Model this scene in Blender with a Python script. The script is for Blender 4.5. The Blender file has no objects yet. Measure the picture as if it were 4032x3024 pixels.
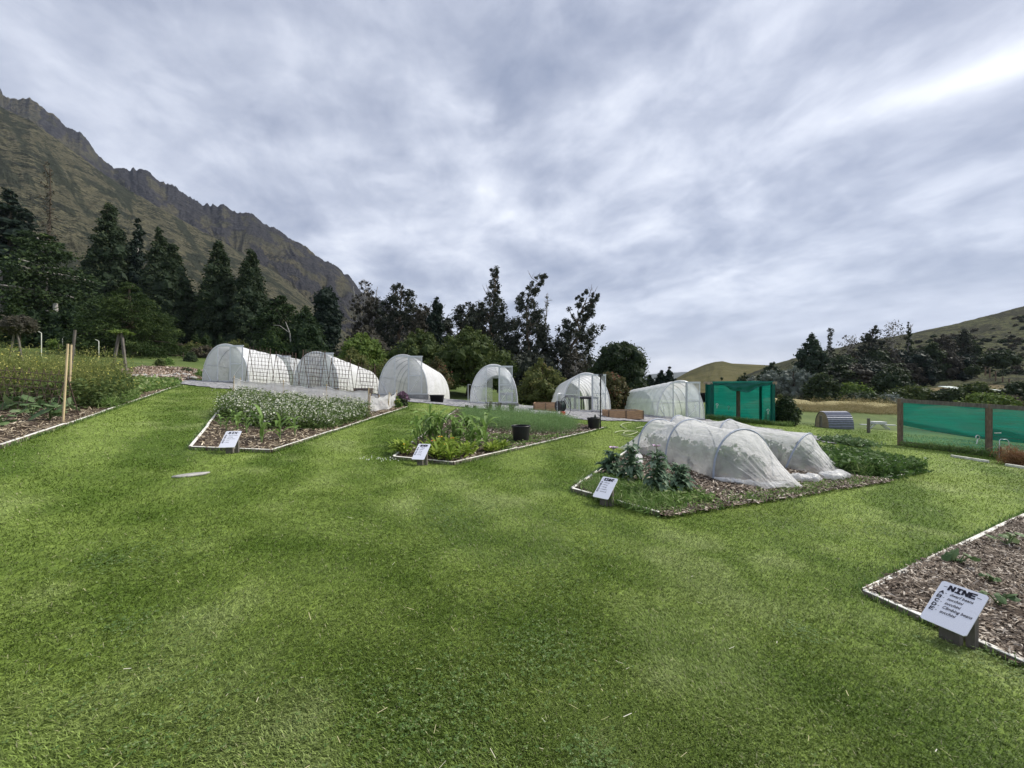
import bpy, math, random
import numpy as np
from mathutils import Vector, Matrix
SC = bpy.context.scene
COL = SC.collection
R = math.radians
F = 1575.0            # focal length of the photograph in its own pixels
EYE = 1.6

# ---------------------------------------------------------------- camera
cam = bpy.data.cameras.new("camera")
cam.sensor_width = 36.0
cam.lens = 36.0 * F / 4032.0
cam.clip_start = 0.05
cam.clip_end = 20000
camo = bpy.data.objects.new("camera", cam)
COL.objects.link(camo)
camo.location = (0, 0, EYE)
camo.rotation_euler = (R(90), 0, 0)
SC.camera = camo
SC.view_settings.view_transform = 'Standard'
SC.view_settings.look = 'None'
SC.view_settings.exposure = 1.68
SC.view_settings.gamma = 1.0
SC.cycles.use_denoising = True
SC.cycles.max_bounces = 6
SC.cycles.diffuse_bounces = 3
SC.cycles.transparent_max_bounces = 14
SC.cycles.volume_bounces = 0

# ---------------------------------------------------------------- node helpers
def mk(nt, kind, **kw):
    n = nt.nodes.new(kind)
    for k, v in kw.items():
        if k.startswith('i_'):
            n.inputs[k[2:].replace('_', ' ')].default_value = v
        else:
            setattr(n, k, v)
    return n
def lk(nt, a, b):
    nt.links.new(a, b)
def mth(nt, op, a, b=None, c=None, clamp=False):
    n = nt.nodes.new('ShaderNodeMath'); n.operation = op; n.use_clamp = clamp
    for i, v in enumerate((a, b, c)):
        if v is None: continue
        if isinstance(v, (int, float)): n.inputs[i].default_value = v
        else: nt.links.new(v, n.inputs[i])
    return n.outputs[0]
def mixc(nt, f, a, b, mode='MIX'):
    n = nt.nodes.new('ShaderNodeMix'); n.data_type = 'RGBA'; n.blend_type = mode
    for s, v in ((n.inputs['Factor'], f), (n.inputs['A'], a), (n.inputs['B'], b)) if False else ((n.inputs[0], f), (n.inputs[6], a), (n.inputs[7], b)):
        if isinstance(v, (int, float)): s.default_value = v
        elif isinstance(v, (tuple, list)): s.default_value = (*v[:3], 1)
        else: nt.links.new(v, s)
    return n.outputs[2]
def ramp(nt, fac, stops):
    n = nt.nodes.new('ShaderNodeValToRGB')
    e = n.color_ramp.elements
    while len(e) < len(stops): e.new(0.5)
    for k, (p, c) in enumerate(stops):
        e[k].position = p
        e[k].color = (*c[:3], 1) if isinstance(c, (tuple, list)) else (c, c, c, 1)
    nt.links.new(fac, n.inputs[0])
    return n.outputs[0]
def noise(nt, vec, scale, detail=4, rough=.55, dist=0.0):
    n = mk(nt, 'ShaderNodeTexNoise', i_Scale=scale, i_Detail=detail, i_Roughness=rough, i_Distortion=dist)
    if vec is not None: nt.links.new(vec, n.inputs['Vector'])
    return n.outputs[0]

# ---------------------------------------------------------------- sky and sun
SUN_DIR = Vector((0.72, 0.22, 0.72)).normalized()
w = bpy.data.worlds.new("World"); SC.world = w; w.use_nodes = True
nt = w.node_tree; nt.nodes.clear()
tc = mk(nt, 'ShaderNodeTexCoord')
sep = mk(nt, 'ShaderNodeSeparateXYZ'); lk(nt, tc.outputs['Generated'], sep.inputs[0])
zc = mth(nt, 'ADD', mth(nt, 'MAXIMUM', sep.outputs[2], 0.0), 0.22)
px_ = mth(nt, 'DIVIDE', sep.outputs[0], zc)
py_ = mth(nt, 'DIVIDE', sep.outputs[1], zc)
def cvec(sx, sy, rot=0.0, off=(0, 0, 0)):
    c = mk(nt, 'ShaderNodeCombineXYZ'); lk(nt, px_, c.inputs[0]); lk(nt, py_, c.inputs[1])
    m = mk(nt, 'ShaderNodeMapping'); m.inputs['Rotation'].default_value = (0, 0, rot)
    m.inputs['Location'].default_value = off
    lk(nt, c.outputs[0], m.inputs['Vector'])
    m2 = mk(nt, 'ShaderNodeMapping'); m2.inputs['Scale'].default_value = (sx, sy, 1)
    lk(nt, m.outputs[0], m2.inputs['Vector'])
    return m2.outputs[0]
n1 = noise(nt, cvec(1.0, .95, -.25, (3.1, 1.7, 0)), 1.7, 7, .56, .6)
n2 = noise(nt, cvec(1.0, .75, -.45, (7.4, 2.2, 0)), 5.0, 8, .60, .4)
mpd = mk(nt, 'ShaderNodeMapping'); mpd.inputs['Scale'].default_value = (1, 1, 2.2); mpd.inputs['Rotation'].default_value = (.25, .35, 0); lk(nt, tc.outputs['Generated'], mpd.inputs['Vector'])
n4 = noise(nt, mpd.outputs[0], 3.4, 8, .57, .25)
n3 = noise(nt, cvec(1.0, .8, .3, (1.4, 9.2, 0)), .55, 2, .5, .2)
v = mth(nt, 'ADD', mth(nt, 'ADD', mth(nt, 'MULTIPLY', n1, .40), mth(nt, 'MULTIPLY', n4, .26)), mth(nt, 'ADD', mth(nt, 'MULTIPLY', n2, .24), mth(nt, 'MULTIPLY', n3, .10)))
def blob(cx, cy, ax, ay, la, lb, amp):
    dx = mth(nt, 'SUBTRACT', px_, cx); dy = mth(nt, 'SUBTRACT', py_, cy)
    a = mth(nt, 'DIVIDE', mth(nt, 'ADD', mth(nt, 'MULTIPLY', dx, ax), mth(nt, 'MULTIPLY', dy, ay)), la)
    b = mth(nt, 'DIVIDE', mth(nt, 'ADD', mth(nt, 'MULTIPLY', dx, -ay), mth(nt, 'MULTIPLY', dy, ax)), lb)
    q = mth(nt, 'ADD', mth(nt, 'MULTIPLY', a, a), mth(nt, 'MULTIPLY', b, b))
    return mth(nt, 'MULTIPLY', mth(nt, 'EXPONENT', mth(nt, 'MULTIPLY', q, -1.0)), amp)
for b in ((1.00, .88, .74, -.67, .30, .065, .155), (.84, .70, .74, -.67, .40, .09, -.07), (1.10, 1.08, .74, -.67, .45, .09, -.03), (.45, 1.0, .3, .95, .5, .25, .03)):
    v = mth(nt, 'ADD', v, blob(*b))
cl = ramp(nt, v, [(.375, (.098, .113, .152)), (.44, (.138, .152, .190)), (.495, (.184, .198, .235)), (.545, (.236, .249, .284)), (.605, (.298, .309, .335)), (.71, (.41, .416, .424))])
hz = ramp(nt, sep.outputs[2], [(0.0, 0.6), (.08, .35), (.22, 0.0)])
cl = mixc(nt, hz, cl, (.235, .248, .285))
sky = mk(nt, 'ShaderNodeTexSky', sky_type='NISHITA', sun_disc=False)
sky.sun_elevation = math.asin(SUN_DIR.z)
sky.sun_rotation = math.atan2(SUN_DIR.x, SUN_DIR.y)
SKY_S = 0.10
clb = mixc(nt, 1.0, cl, (1 / SKY_S,) * 3, 'MULTIPLY')
fin = mixc(nt, .94, sky.outputs[0], clb)
bg = mk(nt, 'ShaderNodeBackground'); bg.inputs['Strength'].default_value = SKY_S
lk(nt, fin, bg.inputs['Color'])
wo = mk(nt, 'ShaderNodeOutputWorld'); lk(nt, bg.outputs[0], wo.inputs['Surface'])
sun = bpy.data.lights.new("sun", 'SUN'); sun.energy = 1.5; sun.angle = R(11); sun.color = (1.0, .95, .86)
suno = bpy.data.objects.new("sun", sun); COL.objects.link(suno)
suno.rotation_euler = SUN_DIR.to_track_quat('Z', 'Y').to_euler()
suno.location = (20, 5, 40)

# ---------------------------------------------------------------- numpy noise
_tab = np.random.default_rng(11).random((256, 256))
def vnoise(x, y):
    x = np.asarray(x, float); y = np.asarray(y, float)
    xi = np.floor(x).astype(int); yi = np.floor(y).astype(int)
    fx = x - xi; fy = y - yi
    fx = fx * fx * (3 - 2 * fx); fy = fy * fy * (3 - 2 * fy)
    a = _tab[xi & 255, yi & 255]; b = _tab[(xi + 1) & 255, yi & 255]
    c = _tab[xi & 255, (yi + 1) & 255]; d = _tab[(xi + 1) & 255, (yi + 1) & 255]
    return (a * (1 - fx) + b * fx) * (1 - fy) + (c * (1 - fx) + d * fx) * fy
def fbm(x, y, o=4, g=.5):
    s = 0; a = 1; t = 0
    for k in range(o):
        s = s + a * vnoise(x * 2 ** k + 17.3 * k, y * 2 ** k - 9.1 * k); t += a; a *= g
    return s / t
def ridged(x, y, o=5, g=.55):
    s = 0; a = 1; t = 0
    for k in range(o):
        s = s + a * (1 - np.abs(2 * vnoise(x * 2 ** k + 31.7 * k, y * 2 ** k + 5.3 * k) - 1)); t += a; a *= g
    return s / t
def sstep(a, b, t):
    t = np.clip((np.asarray(t, float) - a) / (b - a), 0, 1)
    return t * t * (3 - 2 * t)

# ---------------------------------------------------------------- terrain
def G(x, y):
    x = np.asarray(x, float); y = np.asarray(y, float)
    r = x / np.maximum(y, 1.0)
    xe = np.where(x > 0, 60 * np.tanh(x / 60), 90 * np.tanh(x / 90))
    z = -0.078 * xe + 0.015 * 150 * np.tanh(y / 150)
    z = z + sstep(.25, .8, -r) * 0.0022 * np.clip(y - 25, 0, 60) ** 2
    z = z - .6 * sstep(23.8, 31, y) * (1 - .6 * sstep(33, 44, y)) * sstep(-.84, -.72, r) * (1 - sstep(.55, .65, r))
    wr = sstep(.5, .65, r)
    z = z + wr * (1.35 * sstep(29, 45, y) - 3.2 * sstep(47, 62, y) + (fbm(x * .35 + 5, y * .35, 3) - .5) * 1.1 * sstep(33, 44, y))
    z = z + (fbm(x * .25, y * .25, 2) - .5) * .05 * sstep(8, 20, y) * (1 + 5 * sstep(26, 40, y))
    return z
def g1(x, y):
    return float(G(x, y))
def pxx(u, y):
    return (u - 2016) / F * y
def at(u, v, y):
    return Vector((pxx(u, y), y, EYE - (v - 1512) / F * y))
def gp(u, v, ymax=90.0):
    t = (u - 2016) / F; e = -(v - 1512) / F
    ys = np.arange(1.2, ymax, .05)
    d = EYE + e * ys - G(t * ys, ys)
    k = np.where(d <= 0)[0]
    y = ys[k[0]] if len(k) else ymax
    return Vector((t * y, y, g1(t * y, y)))

# ---------------------------------------------------------------- mesh builder
class Geo:
    def __init__(s):
        s.V = []; s.Fs = []; s.n = 0; s.T = []
    def add(s, V, faces, mi=0, tint=0.5, smooth=False):
        V = np.asarray(V, float).reshape(-1, 3)
        k = len(V)
        s.V.append(V)
        t = np.full(k, tint, float) if np.isscalar(tint) else np.asarray(tint, float)
        s.T.append(t)
        f = np.asarray(faces, int)
        if f.size:
            s.Fs.append((f + s.n, mi, smooth))
        s.n += k
        return s
    def box(s, c, d, rz=0, mi=0, tint=.5, rx=0, ry=0):
        x, y, z = (q / 2 for q in d)
        P = np.array([(-x, -y, -z), (x, -y, -z), (x, y, -z), (-x, y, -z), (-x, -y, z), (x, -y, z), (x, y, z), (-x, y, z)])
        if rz or rx or ry:
            M = np.array(Matrix.Rotation(rz, 3, 'Z') @ Matrix.Rotation(ry, 3, 'Y') @ Matrix.Rotation(rx, 3, 'X'))
            P = P @ M.T
        return s.add(P + np.array(c), [(0, 3, 2, 1), (4, 5, 6, 7), (0, 1, 5, 4), (1, 2, 6, 5), (2, 3, 7, 6), (3, 0, 4, 7)], mi, tint)
    def bar(s, p, q, wd, ht, mi=0, tint=.5, up=(0, 0, 1)):
        p = Vector(p); q = Vector(q); a = (q - p).normalized()
        u = Vector(up)
        if abs(a.dot(u)) > .98: u = Vector((1, 0, 0))
        b = a.cross(u).normalized(); c = b.cross(a).normalized()
        P = []
        for e in (p, q):
            for i, j in ((-1, -1), (1, -1), (1, 1), (-1, 1)):
                P.append(e + b * (i * wd / 2) + c * (j * ht / 2))
        return s.add(P, [(0, 3, 2, 1), (4, 5, 6, 7), (0, 1, 5, 4), (1, 2, 6, 5), (2, 3, 7, 6), (3, 0, 4, 7)], mi, tint)
    def tube(s, pts, r, n=6, mi=0, tint=.5, cap=True):
        pts = [Vector(p) for p in pts]; m = len(pts)
        rs = [r] * m if np.isscalar(r) else list(r)
        V = []; u = None
        for i, p in enumerate(pts):
            a = (pts[min(i + 1, m - 1)] - pts[max(i - 1, 0)]).normalized()
            if u is None:
                u = Vector((0, 0, 1)) if abs(a.z) < .9 else Vector((1, 0, 0))
            b = a.cross(u)
            if b.length < 1e-4: b = a.orthogonal()
            b.normalize(); c = b.cross(a).normalized(); u = c
            for k in range(n):
                t = 2 * math.pi * k / n
                V.append(p + b * (math.cos(t) * rs[i]) + c * (math.sin(t) * rs[i]))
        f = []
        for i in range(m - 1):
            for k in range(n):
                k2 = (k + 1) % n
                f.append((i * n + k, i * n + k2, (i + 1) * n + k2, (i + 1) * n + k))
        s.add(V, f, mi, tint, True)
        if cap and n >= 3:
            b0 = s.n - len(V)
            for i0 in (0, (m - 1) * n):
                c0 = V[i0:i0 + n]
                ctr = sum(c0, Vector()) / n
                s.add(list(c0) + [ctr], [(k, (k + 1) % n, n) for k in range(n)], mi, tint)
        return s
    def lathe(s, prof, c=(0, 0, 0), n=20, mi=0, tint=.5):
        V = [(c[0] + r * math.cos(2 * math.pi * k / n), c[1] + r * math.sin(2 * math.pi * k / n), c[2] + z) for r, z in prof for k in range(n)]
        f = [(i * n + k, i * n + (k + 1) % n, (i + 1) * n + (k + 1) % n, (i + 1) * n + k) for i in range(len(prof) - 1) for k in range(n)]
        return s.add(V, f, mi, tint, True)
    def grid(s, P, mi=0, tint=.5, smooth=True):
        P = np.asarray(P, float); a, b = P.shape[:2]
        I = np.arange(a * b).reshape(a, b)
        f = np.stack([I[:-1, :-1], I[:-1, 1:], I[1:, 1:], I[1:, :-1]], -1).reshape(-1, 4)
        return s.add(P.reshape(-1, 3), f, mi, tint if np.isscalar(tint) else np.asarray(tint).reshape(-1), smooth)
    def quads(s, V4, mi=0, tint=.5):
        V4 = np.asarray(V4, float); n = len(V4)
        t = tint if np.isscalar(tint) else np.repeat(tint, V4.shape[1])
        return s.add(V4.reshape(-1, 3), np.arange(n * V4.shape[1]).reshape(n, -1), mi, t)
    def mesh(s, name, mats, cols=None):
        me = bpy.data.meshes.new(name)
        V = np.concatenate(s.V); T = np.concatenate(s.T)
        me.vertices.add(len(V)); me.vertices.foreach_set('co', V.astype(np.float32).ravel())
        nl = sum(f.size for f, _, _ in s.Fs); nf = sum(len(f) for f, _, _ in s.Fs)
        me.loops.add(nl); me.polygons.add(nf)
        me.loops.foreach_set('vertex_index', np.concatenate([f.ravel() for f, _, _ in s.Fs]).astype(np.int32))
        tot = np.concatenate([np.full(len(f), f.shape[1]) for f, _, _ in s.Fs])
        me.polygons.foreach_set('loop_start', (np.cumsum(tot) - tot).astype(np.int32))
        me.polygons.foreach_set('material_index', np.concatenate([np.full(len(f), m) for f, m, _ in s.Fs]).astype(np.int32))
        me.polygons.foreach_set('use_smooth', np.concatenate([np.full(len(f), sm) for f, _, sm in s.Fs]))
        a = me.attributes.new('tint', 'FLOAT', 'POINT'); a.data.foreach_set('value', T.astype(np.float32))
        if cols is not None:
            c = me.attributes.new('col', 'FLOAT_COLOR', 'POINT')
            c.data.foreach_set('color', np.concatenate([cols, np.ones((len(V), 1))], 1).astype(np.float32).ravel())
        for m in (mats if isinstance(mats, (list, tuple)) else [mats]): me.materials.append(m)
        me.update(calc_edges=True)
        return me
    def obj(s, name, mats, parent=None, cols=None):
        o = bpy.data.objects.new(name, s.mesh(name, mats, cols)); COL.objects.link(o)
        if parent is not None: o.parent = parent
        return o
def tag(o, label, cat, group=None, kind=None):
    o['label'] = label; o['category'] = cat
    if group: o['group'] = group
    if kind: o['kind'] = kind
    return o
def thing(name, label, cat, loc=(0, 0, 0), rz=0, group=None, scale=1.0):
    o = bpy.data.objects.new(name, None); COL.objects.link(o)
    o.location = loc; o.rotation_euler = (0, 0, rz); o.scale = (scale,) * 3
    o.empty_display_size = .2
    return tag(o, label, cat, group)
def dup(root, loc, rz=0, label=None, scale=None, group=None):
    c = root.copy(); COL.objects.link(c); c.location = loc; c.rotation_euler = (0, 0, rz)
    if scale is not None: c.scale = (scale,) * 3 if np.isscalar(scale) else scale
    if label: c['label'] = label
    if group: c['group'] = group
    for ch in root.children:
        d = ch.copy(); COL.objects.link(d); d.parent = c
        for g in ch.children:
            e = g.copy(); COL.objects.link(e); e.parent = d
    return c

# ---------------------------------------------------------------- materials
def newmat(name):
    m = bpy.data.materials.new(name); m.use_nodes = True
    m.node_tree.nodes.clear()
    return m, m.node_tree
def out(nt, sh):
    o = mk(nt, 'ShaderNodeOutputMaterial'); lk(nt, sh, o.inputs['Surface'])
def setin(nt, n, key, v):
    s = n.inputs[key]
    if isinstance(v, (int, float)): s.default_value = v
    elif isinstance(v, (tuple, list)): s.default_value = (*v[:3], 1)
    else: nt.links.new(v, s)
def pbsdf(nt, color, rough=.7, spec=.3, metal=0.0, bump=None, bstr=.3):
    p = mk(nt, 'ShaderNodeBsdfPrincipled')
    setin(nt, p, 'Base Color', color); setin(nt, p, 'Roughness', rough)
    p.inputs['Specular IOR Level'].default_value = spec; p.inputs['Metallic'].default_value = metal
    if bump is not None:
        b = mk(nt, 'ShaderNodeBump'); b.inputs['Strength'].default_value = bstr
        lk(nt, bump, b.inputs['Height']); lk(nt, b.outputs[0], p.inputs['Normal'])
    return p.outputs[0]
def posn(nt):
    return mk(nt, 'ShaderNodeNewGeometry').outputs['Position']
def objc(nt):
    return mk(nt, 'ShaderNodeTexCoord').outputs['Object']
def plain(name, c, rough=.6, spec=.3, var=.25, scale=8.0, metal=0.0, bump=.2, stretch=None):
    m, nt = newmat(name)
    vec = objc(nt)
    if stretch:
        mp = mk(nt, 'ShaderNodeMapping'); mp.inputs['Scale'].default_value = stretch
        lk(nt, vec, mp.inputs['Vector']); vec = mp.outputs[0]
    f = noise(nt, vec, scale, 5, .6)
    lo = tuple(q * (1 - var) for q in c); hi = tuple(min(1, q * (1 + var)) for q in c)
    col = ramp(nt, f, [(.3, lo), (.7, hi)])
    out(nt, pbsdf(nt, col, rough, spec, metal, f, bump))
    return m
def leafmat(name, c1, c2, trans=.25, spec=.25, c3=None):
    m, nt = newmat(name)
    a = mk(nt, 'ShaderNodeAttribute', attribute_name='tint')
    st = [(0, c1), (.9, c2)] if c3 is None else [(0, c1), (.72, c2), (.9, c3)]
    col = ramp(nt, a.outputs['Fac'], st)
    p = pbsdf(nt, col, .62, spec * .6)
    if trans:
        t = mk(nt, 'ShaderNodeBsdfTranslucent'); lk(nt, col, t.inputs['Color'])
        x = mk(nt, 'ShaderNodeMixShader'); x.inputs[0].default_value = trans
        lk(nt, p, x.inputs[1]); lk(nt, t.outputs[0], x.inputs[2]); p = x.outputs[0]
    out(nt, p)
    return m
def film(name, c, opac, trans=.5, scale=3.0, var=.15, gloss=.1, graze=0.0, stretch=None, wrinkle=.35, dirt=None):
    """translucent sheet: partly see-through, partly lit through"""
    m, nt = newmat(name)
    vec = objc(nt)
    if stretch:
        mp = mk(nt, 'ShaderNodeMapping'); mp.inputs['Scale'].default_value = stretch; lk(nt, vec, mp.inputs['Vector']); vs_ = mp.outputs[0]
    else: vs_ = vec
    f = noise(nt, vs_, scale, 5, .6)
    col = ramp(nt, f, [(.3, tuple(q * (.88 if not stretch else .62) for q in c)), (.7, c)])
    if dirt:
        sz = mk(nt, 'ShaderNodeSeparateXYZ'); lk(nt, vec, sz.inputs[0])
        fd_ = noise(nt, vec, 1.3, 5, .65)
        col = mixc(nt, ramp(nt, mth(nt, 'ADD', fd_, mth(nt, 'MULTIPLY', sz.outputs[2], -.10)), [(.36, 0.0), (.62, .55)]), col, dirt)
    wv = noise(nt, vec, 2.6, 4, .6, 1.2)
    bm = mk(nt, 'ShaderNodeBump'); bm.inputs['Strength'].default_value = wrinkle; bm.inputs['Distance'].default_value = .25; lk(nt, wv, bm.inputs['Height'])
    d = mk(nt, 'ShaderNodeBsdfDiffuse'); lk(nt, col, d.inputs['Color']); lk(nt, bm.outputs[0], d.inputs['Normal'])
    t = mk(nt, 'ShaderNodeBsdfTranslucent'); lk(nt, col, t.inputs['Color'])
    x = mk(nt, 'ShaderNodeMixShader'); x.inputs[0].default_value = trans
    lk(nt, d.outputs[0], x.inputs[1]); lk(nt, t.outputs[0], x.inputs[2]); s = x.outputs[0]
    if gloss:
        g = mk(nt, 'ShaderNodeBsdfGlossy'); g.inputs['Roughness'].default_value = .25
        y = mk(nt, 'ShaderNodeMixShader'); y.inputs[0].default_value = gloss
        lk(nt, s, y.inputs[1]); lk(nt, g.outputs[0], y.inputs[2]); s = y.outputs[0]
    tr = mk(nt, 'ShaderNodeBsdfTransparent')
    z = mk(nt, 'ShaderNodeMixShader')
    op = mth(nt, 'ADD', mth(nt, 'MULTIPLY', mth(nt, 'SUBTRACT', f, .5), var * 2), opac, clamp=True)
    if graze:   # a woven or dusty sheet hides more when seen at a slant
        lw = mk(nt, 'ShaderNodeLayerWeight', i_Blend=.5)
        op = mth(nt, 'ADD', op, mth(nt, 'MULTIPLY', mth(nt, 'POWER', lw.outputs['Facing'], 1.6), graze), clamp=True)
    lk(nt, op, z.inputs[0]); lk(nt, tr.outputs[0], z.inputs[1]); lk(nt, s, z.inputs[2])
    out(nt, z.outputs[0])
    return m

# ---------------------------------------------------------------- beds (plan outlines, metres)
BED = {
 'FIVE': [(-7.4, 5.77), (-15.9, 19.2), (-24.5, 14.5), (-8.6, 4.6)],
 'SIX': [(-5.3, 6.6), (-4.12, 6.84), (-4.46, 17.05), (-12.0, 17.2)],
 'SEVEN': [(-2.1, 7.08), (-1.02, 6.97), (3.5, 14.9), (-2.45, 17.9)],
 'EIGHT': [(.88, 5.86), (1.87, 5.03), (10.65, 10.3), (5.9, 16.0)],
 'NINE': [(2.98, 3.39), (3.40, 2.27), (13.5, 1.6), (12.5, 8.88)],
}
GRAVEL = [(-20, 21.5), (-15.9, 19.7), (-12.2, 18.9), (-6.5, 20.2), (-2.6, 19.2), (0, 18.6), (3.5, 17.2), (6.7, 19.3), (9.5, 18.6), (12.2, 17.8), (12.6, 15.5), (14.5, 16.7), (13.2, 20.2), (11.6, 23.6), (0, 24.2), (-2.6, 27), (-4.3, 27.5), (-4.9, 23.5), (-20, 24.3)]
def inpoly(x, y, poly):
    x = np.asarray(x); y = np.asarray(y); c = np.zeros(x.shape, bool); j = len(poly) - 1
    for i in range(len(poly)):
        xi, yi = poly[i]; xj, yj = poly[j]
        if yi != yj:
            c ^= ((yi > y) != (yj > y)) & (x < (xj - xi) * (y - yi) / (yj - yi) + xi)
        j = i
    return c

# ---------------------------------------------------------------- ground colour
def ground_col(x, y):
    x = np.asarray(x, float); y = np.asarray(y, float)
    r = np.hypot(x, y); t = x / np.maximum(y, 1)
    a = fbm(x * .55 + 3, y * .55, 4); b = fbm(x * 2.3, y * 2.3 + 8, 3); c = fbm(x * .13 + 40, y * .13, 3)
    ang = np.arctan2(x, y + 1.5)
    st = np.sin(ang * 34 + 1.5 * c) * sstep(5.5, 8, r) * .75 + np.sin((y + .35 * x) * 5.6 + 5 * c) * (1 - sstep(5, 8, r)) * .12
    k = np.clip(.5 + (a - .5) * .8 + (b - .5) * 1.5 + st * .95, 0, 1)[..., None]
    lawn = (1 - k) * np.array([.102, .162, .025]) + k * np.array([.212, .284, .066])
    pale = (sstep(.54, .74, a * .6 + b * .4) * .6)[..., None]
    lawn = lawn * (1 - pale) + pale * np.array([.27, .32, .13])
    yel = (sstep(.52, .7, fbm(x * .3 + 70, y * .3, 3)) * .35)[..., None]
    lawn = lawn * (1 - yel) + yel * np.array([.20, .255, .055])
    k2 = np.clip(.5 + (fbm(x * .4, y * .4 + 31, 5) - .5) * 2.2, 0, 1)[..., None]
    field = (1 - k2) * np.array([.075, .115, .032]) + k2 * np.array([.145, .185, .06])
    k3 = sstep(.42, .62, fbm(x * .22 + 9, y * .3, 4))[..., None]
    dry = field * (1 - k3) + k3 * np.array([.30, .255, .13])
    fd = sstep(24, 27, y)[..., None]
    rt = (sstep(.55, .66, t) * sstep(35, 41, y))[..., None]
    col = lawn * (1 - fd) + fd * (field * (1 - rt) + rt * dry)
    ridge = (rt[..., 0] * sstep(38, 43, y))[..., None]
    return col * (1 - ridge) + ridge * np.array([.34, .29, .15])

m_ground, nt = newmat('turf')
a = mk(nt, 'ShaderNodeAttribute', attribute_name='col')
p = posn(nt)
f1 = noise(nt, p, 22, 4, .65); f2 = noise(nt, p, 95, 3, .6); f3 = noise(nt, p, 4.0, 4, .6)
mul = ramp(nt, mth(nt, 'ADD', mth(nt, 'MULTIPLY', f1, .4), mth(nt, 'ADD', mth(nt, 'MULTIPLY', f2, .3), mth(nt, 'MULTIPLY', f3, .3))), [(.32, (.42, .45, .36)), (.5, (.86, .88, .82)), (.68, (1.35, 1.3, 1.3))])
colg = mixc(nt, 1.0, a.outputs['Color'], mul, 'MULTIPLY')
out(nt, pbsdf(nt, colg, .85, .12, 0, f1, .5))

# one sheet from under the camera to the horizon
rr = np.concatenate([[0.02], np.geomspace(.4, 70, 210), np.geomspace(75, 6000, 50)])
az = np.concatenate([np.linspace(-1.15, 1.15, 260), np.linspace(1.15, 2 * math.pi - 1.15, 60)[1:-1], [2 * math.pi - 1.15]])
RR, AZ = np.meshgrid(rr, az, indexing='ij')
X = RR * np.sin(AZ); Y = RR * np.cos(AZ)
Z = G(X, Y) - sstep(75, 150, RR) * 6
g = Geo(); g.grid(np.stack([X, Y, Z], -1))
go = g.obj('lawn', m_ground, cols=ground_col(X, Y).reshape(-1, 3))
tag(go, 'green mown lawn and paddock running out to the hills', 'lawn', kind='structure')

def scatter(poly, n, rng):
    P = np.array(poly); lo = P.min(0); hi = P.max(0); res = np.zeros((0, 2))
    while len(res) < n:
        q = lo + (hi - lo) * rng.random((n * 2, 2))
        res = np.concatenate([res, q[inpoly(q[:, 0], q[:, 1], poly)]])
    return res[:n]
def nrm(a):
    return a / np.maximum(np.linalg.norm(a, axis=-1, keepdims=True), 1e-9)

# grass blades: finer near the eye, larger and sparser away from it
rng = np.random.default_rng(3)
N = 1050000
q = rng.random(N)
r0, r1, ex = 1.05, 34.0, -.25
rad = (r0 ** ex + q * (r1 ** ex - r0 ** ex)) ** (1 / ex)
ang = rng.uniform(-1.12, 1.12, N)
bx = rad * np.sin(ang); by = rad * np.cos(ang)
keep = np.ones(N, bool)
for k in BED: keep &= ~inpoly(bx, by, BED[k])
keep &= ~inpoly(bx, by, GRAVEL)
for tx in (-16.9, -11.9, -6.0, -1.05, 4.25, 9.65): keep &= ~((abs(bx - tx) < 1.5) & (by > 22.4))
bx = bx[keep]; by = by[keep]; rad = rad[keep]; n = len(bx)
bz = G(bx, by)
L = (.016 + .022 * rng.random(n)) * (1 + rad * .045)
Wd = .0021 * (1 + rad * .44) * (.6 + .8 * rng.random(n))
th = rng.uniform(0, 2 * math.pi, n); flow = fbm(bx * .8, by * .8, 2) * 9
th = np.where(rng.random(n) < .6, flow + rng.normal(0, .7, n), th)
lean = rng.uniform(.55, 1.35, n)
d = np.stack([np.cos(th) * np.sin(lean), np.sin(th) * np.sin(lean), np.cos(lean)], -1)
sd = np.stack([-np.sin(th), np.cos(th), np.zeros(n)], -1)
base = np.stack([bx, by, bz - .004], -1)
tip = base + d * L[:, None]; mid = base + d * (L * .5)[:, None] + np.array([0, 0, 1]) * (L * .14)[:, None]
V4 = np.stack([base - sd * Wd[:, None] * .5, mid - sd * Wd[:, None] * .45, tip, mid + sd * Wd[:, None] * .45], 1)
gc = ground_col(bx, by) * (.62 + .85 * rng.random(n) ** 1.4)[:, None]
wp = rng.random(n); gc[wp < .03] = np.array([.36, .36, .19]) * (.7 + .5 * rng.random((int((wp < .03).sum()), 1)))
g = Geo(); g.quads(V4)
m_blade, nt = newmat('grass_blade')
a = mk(nt, 'ShaderNodeAttribute', attribute_name='col')
pb = pbsdf(nt, a.outputs['Color'], .55, .25)
tr = mk(nt, 'ShaderNodeBsdfTranslucent'); lk(nt, a.outputs['Color'], tr.inputs['Color'])
x = mk(nt, 'ShaderNodeMixShader'); x.inputs[0].default_value = .25
lk(nt, pb, x.inputs[1]); lk(nt, tr.outputs[0], x.inputs[2]); out(nt, x.outputs[0])
o = g.obj('grass', m_blade, cols=np.repeat(gc, 4, 0))
tag(o, 'short mown grass blades covering the lawn', 'grass', kind='stuff')

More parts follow.
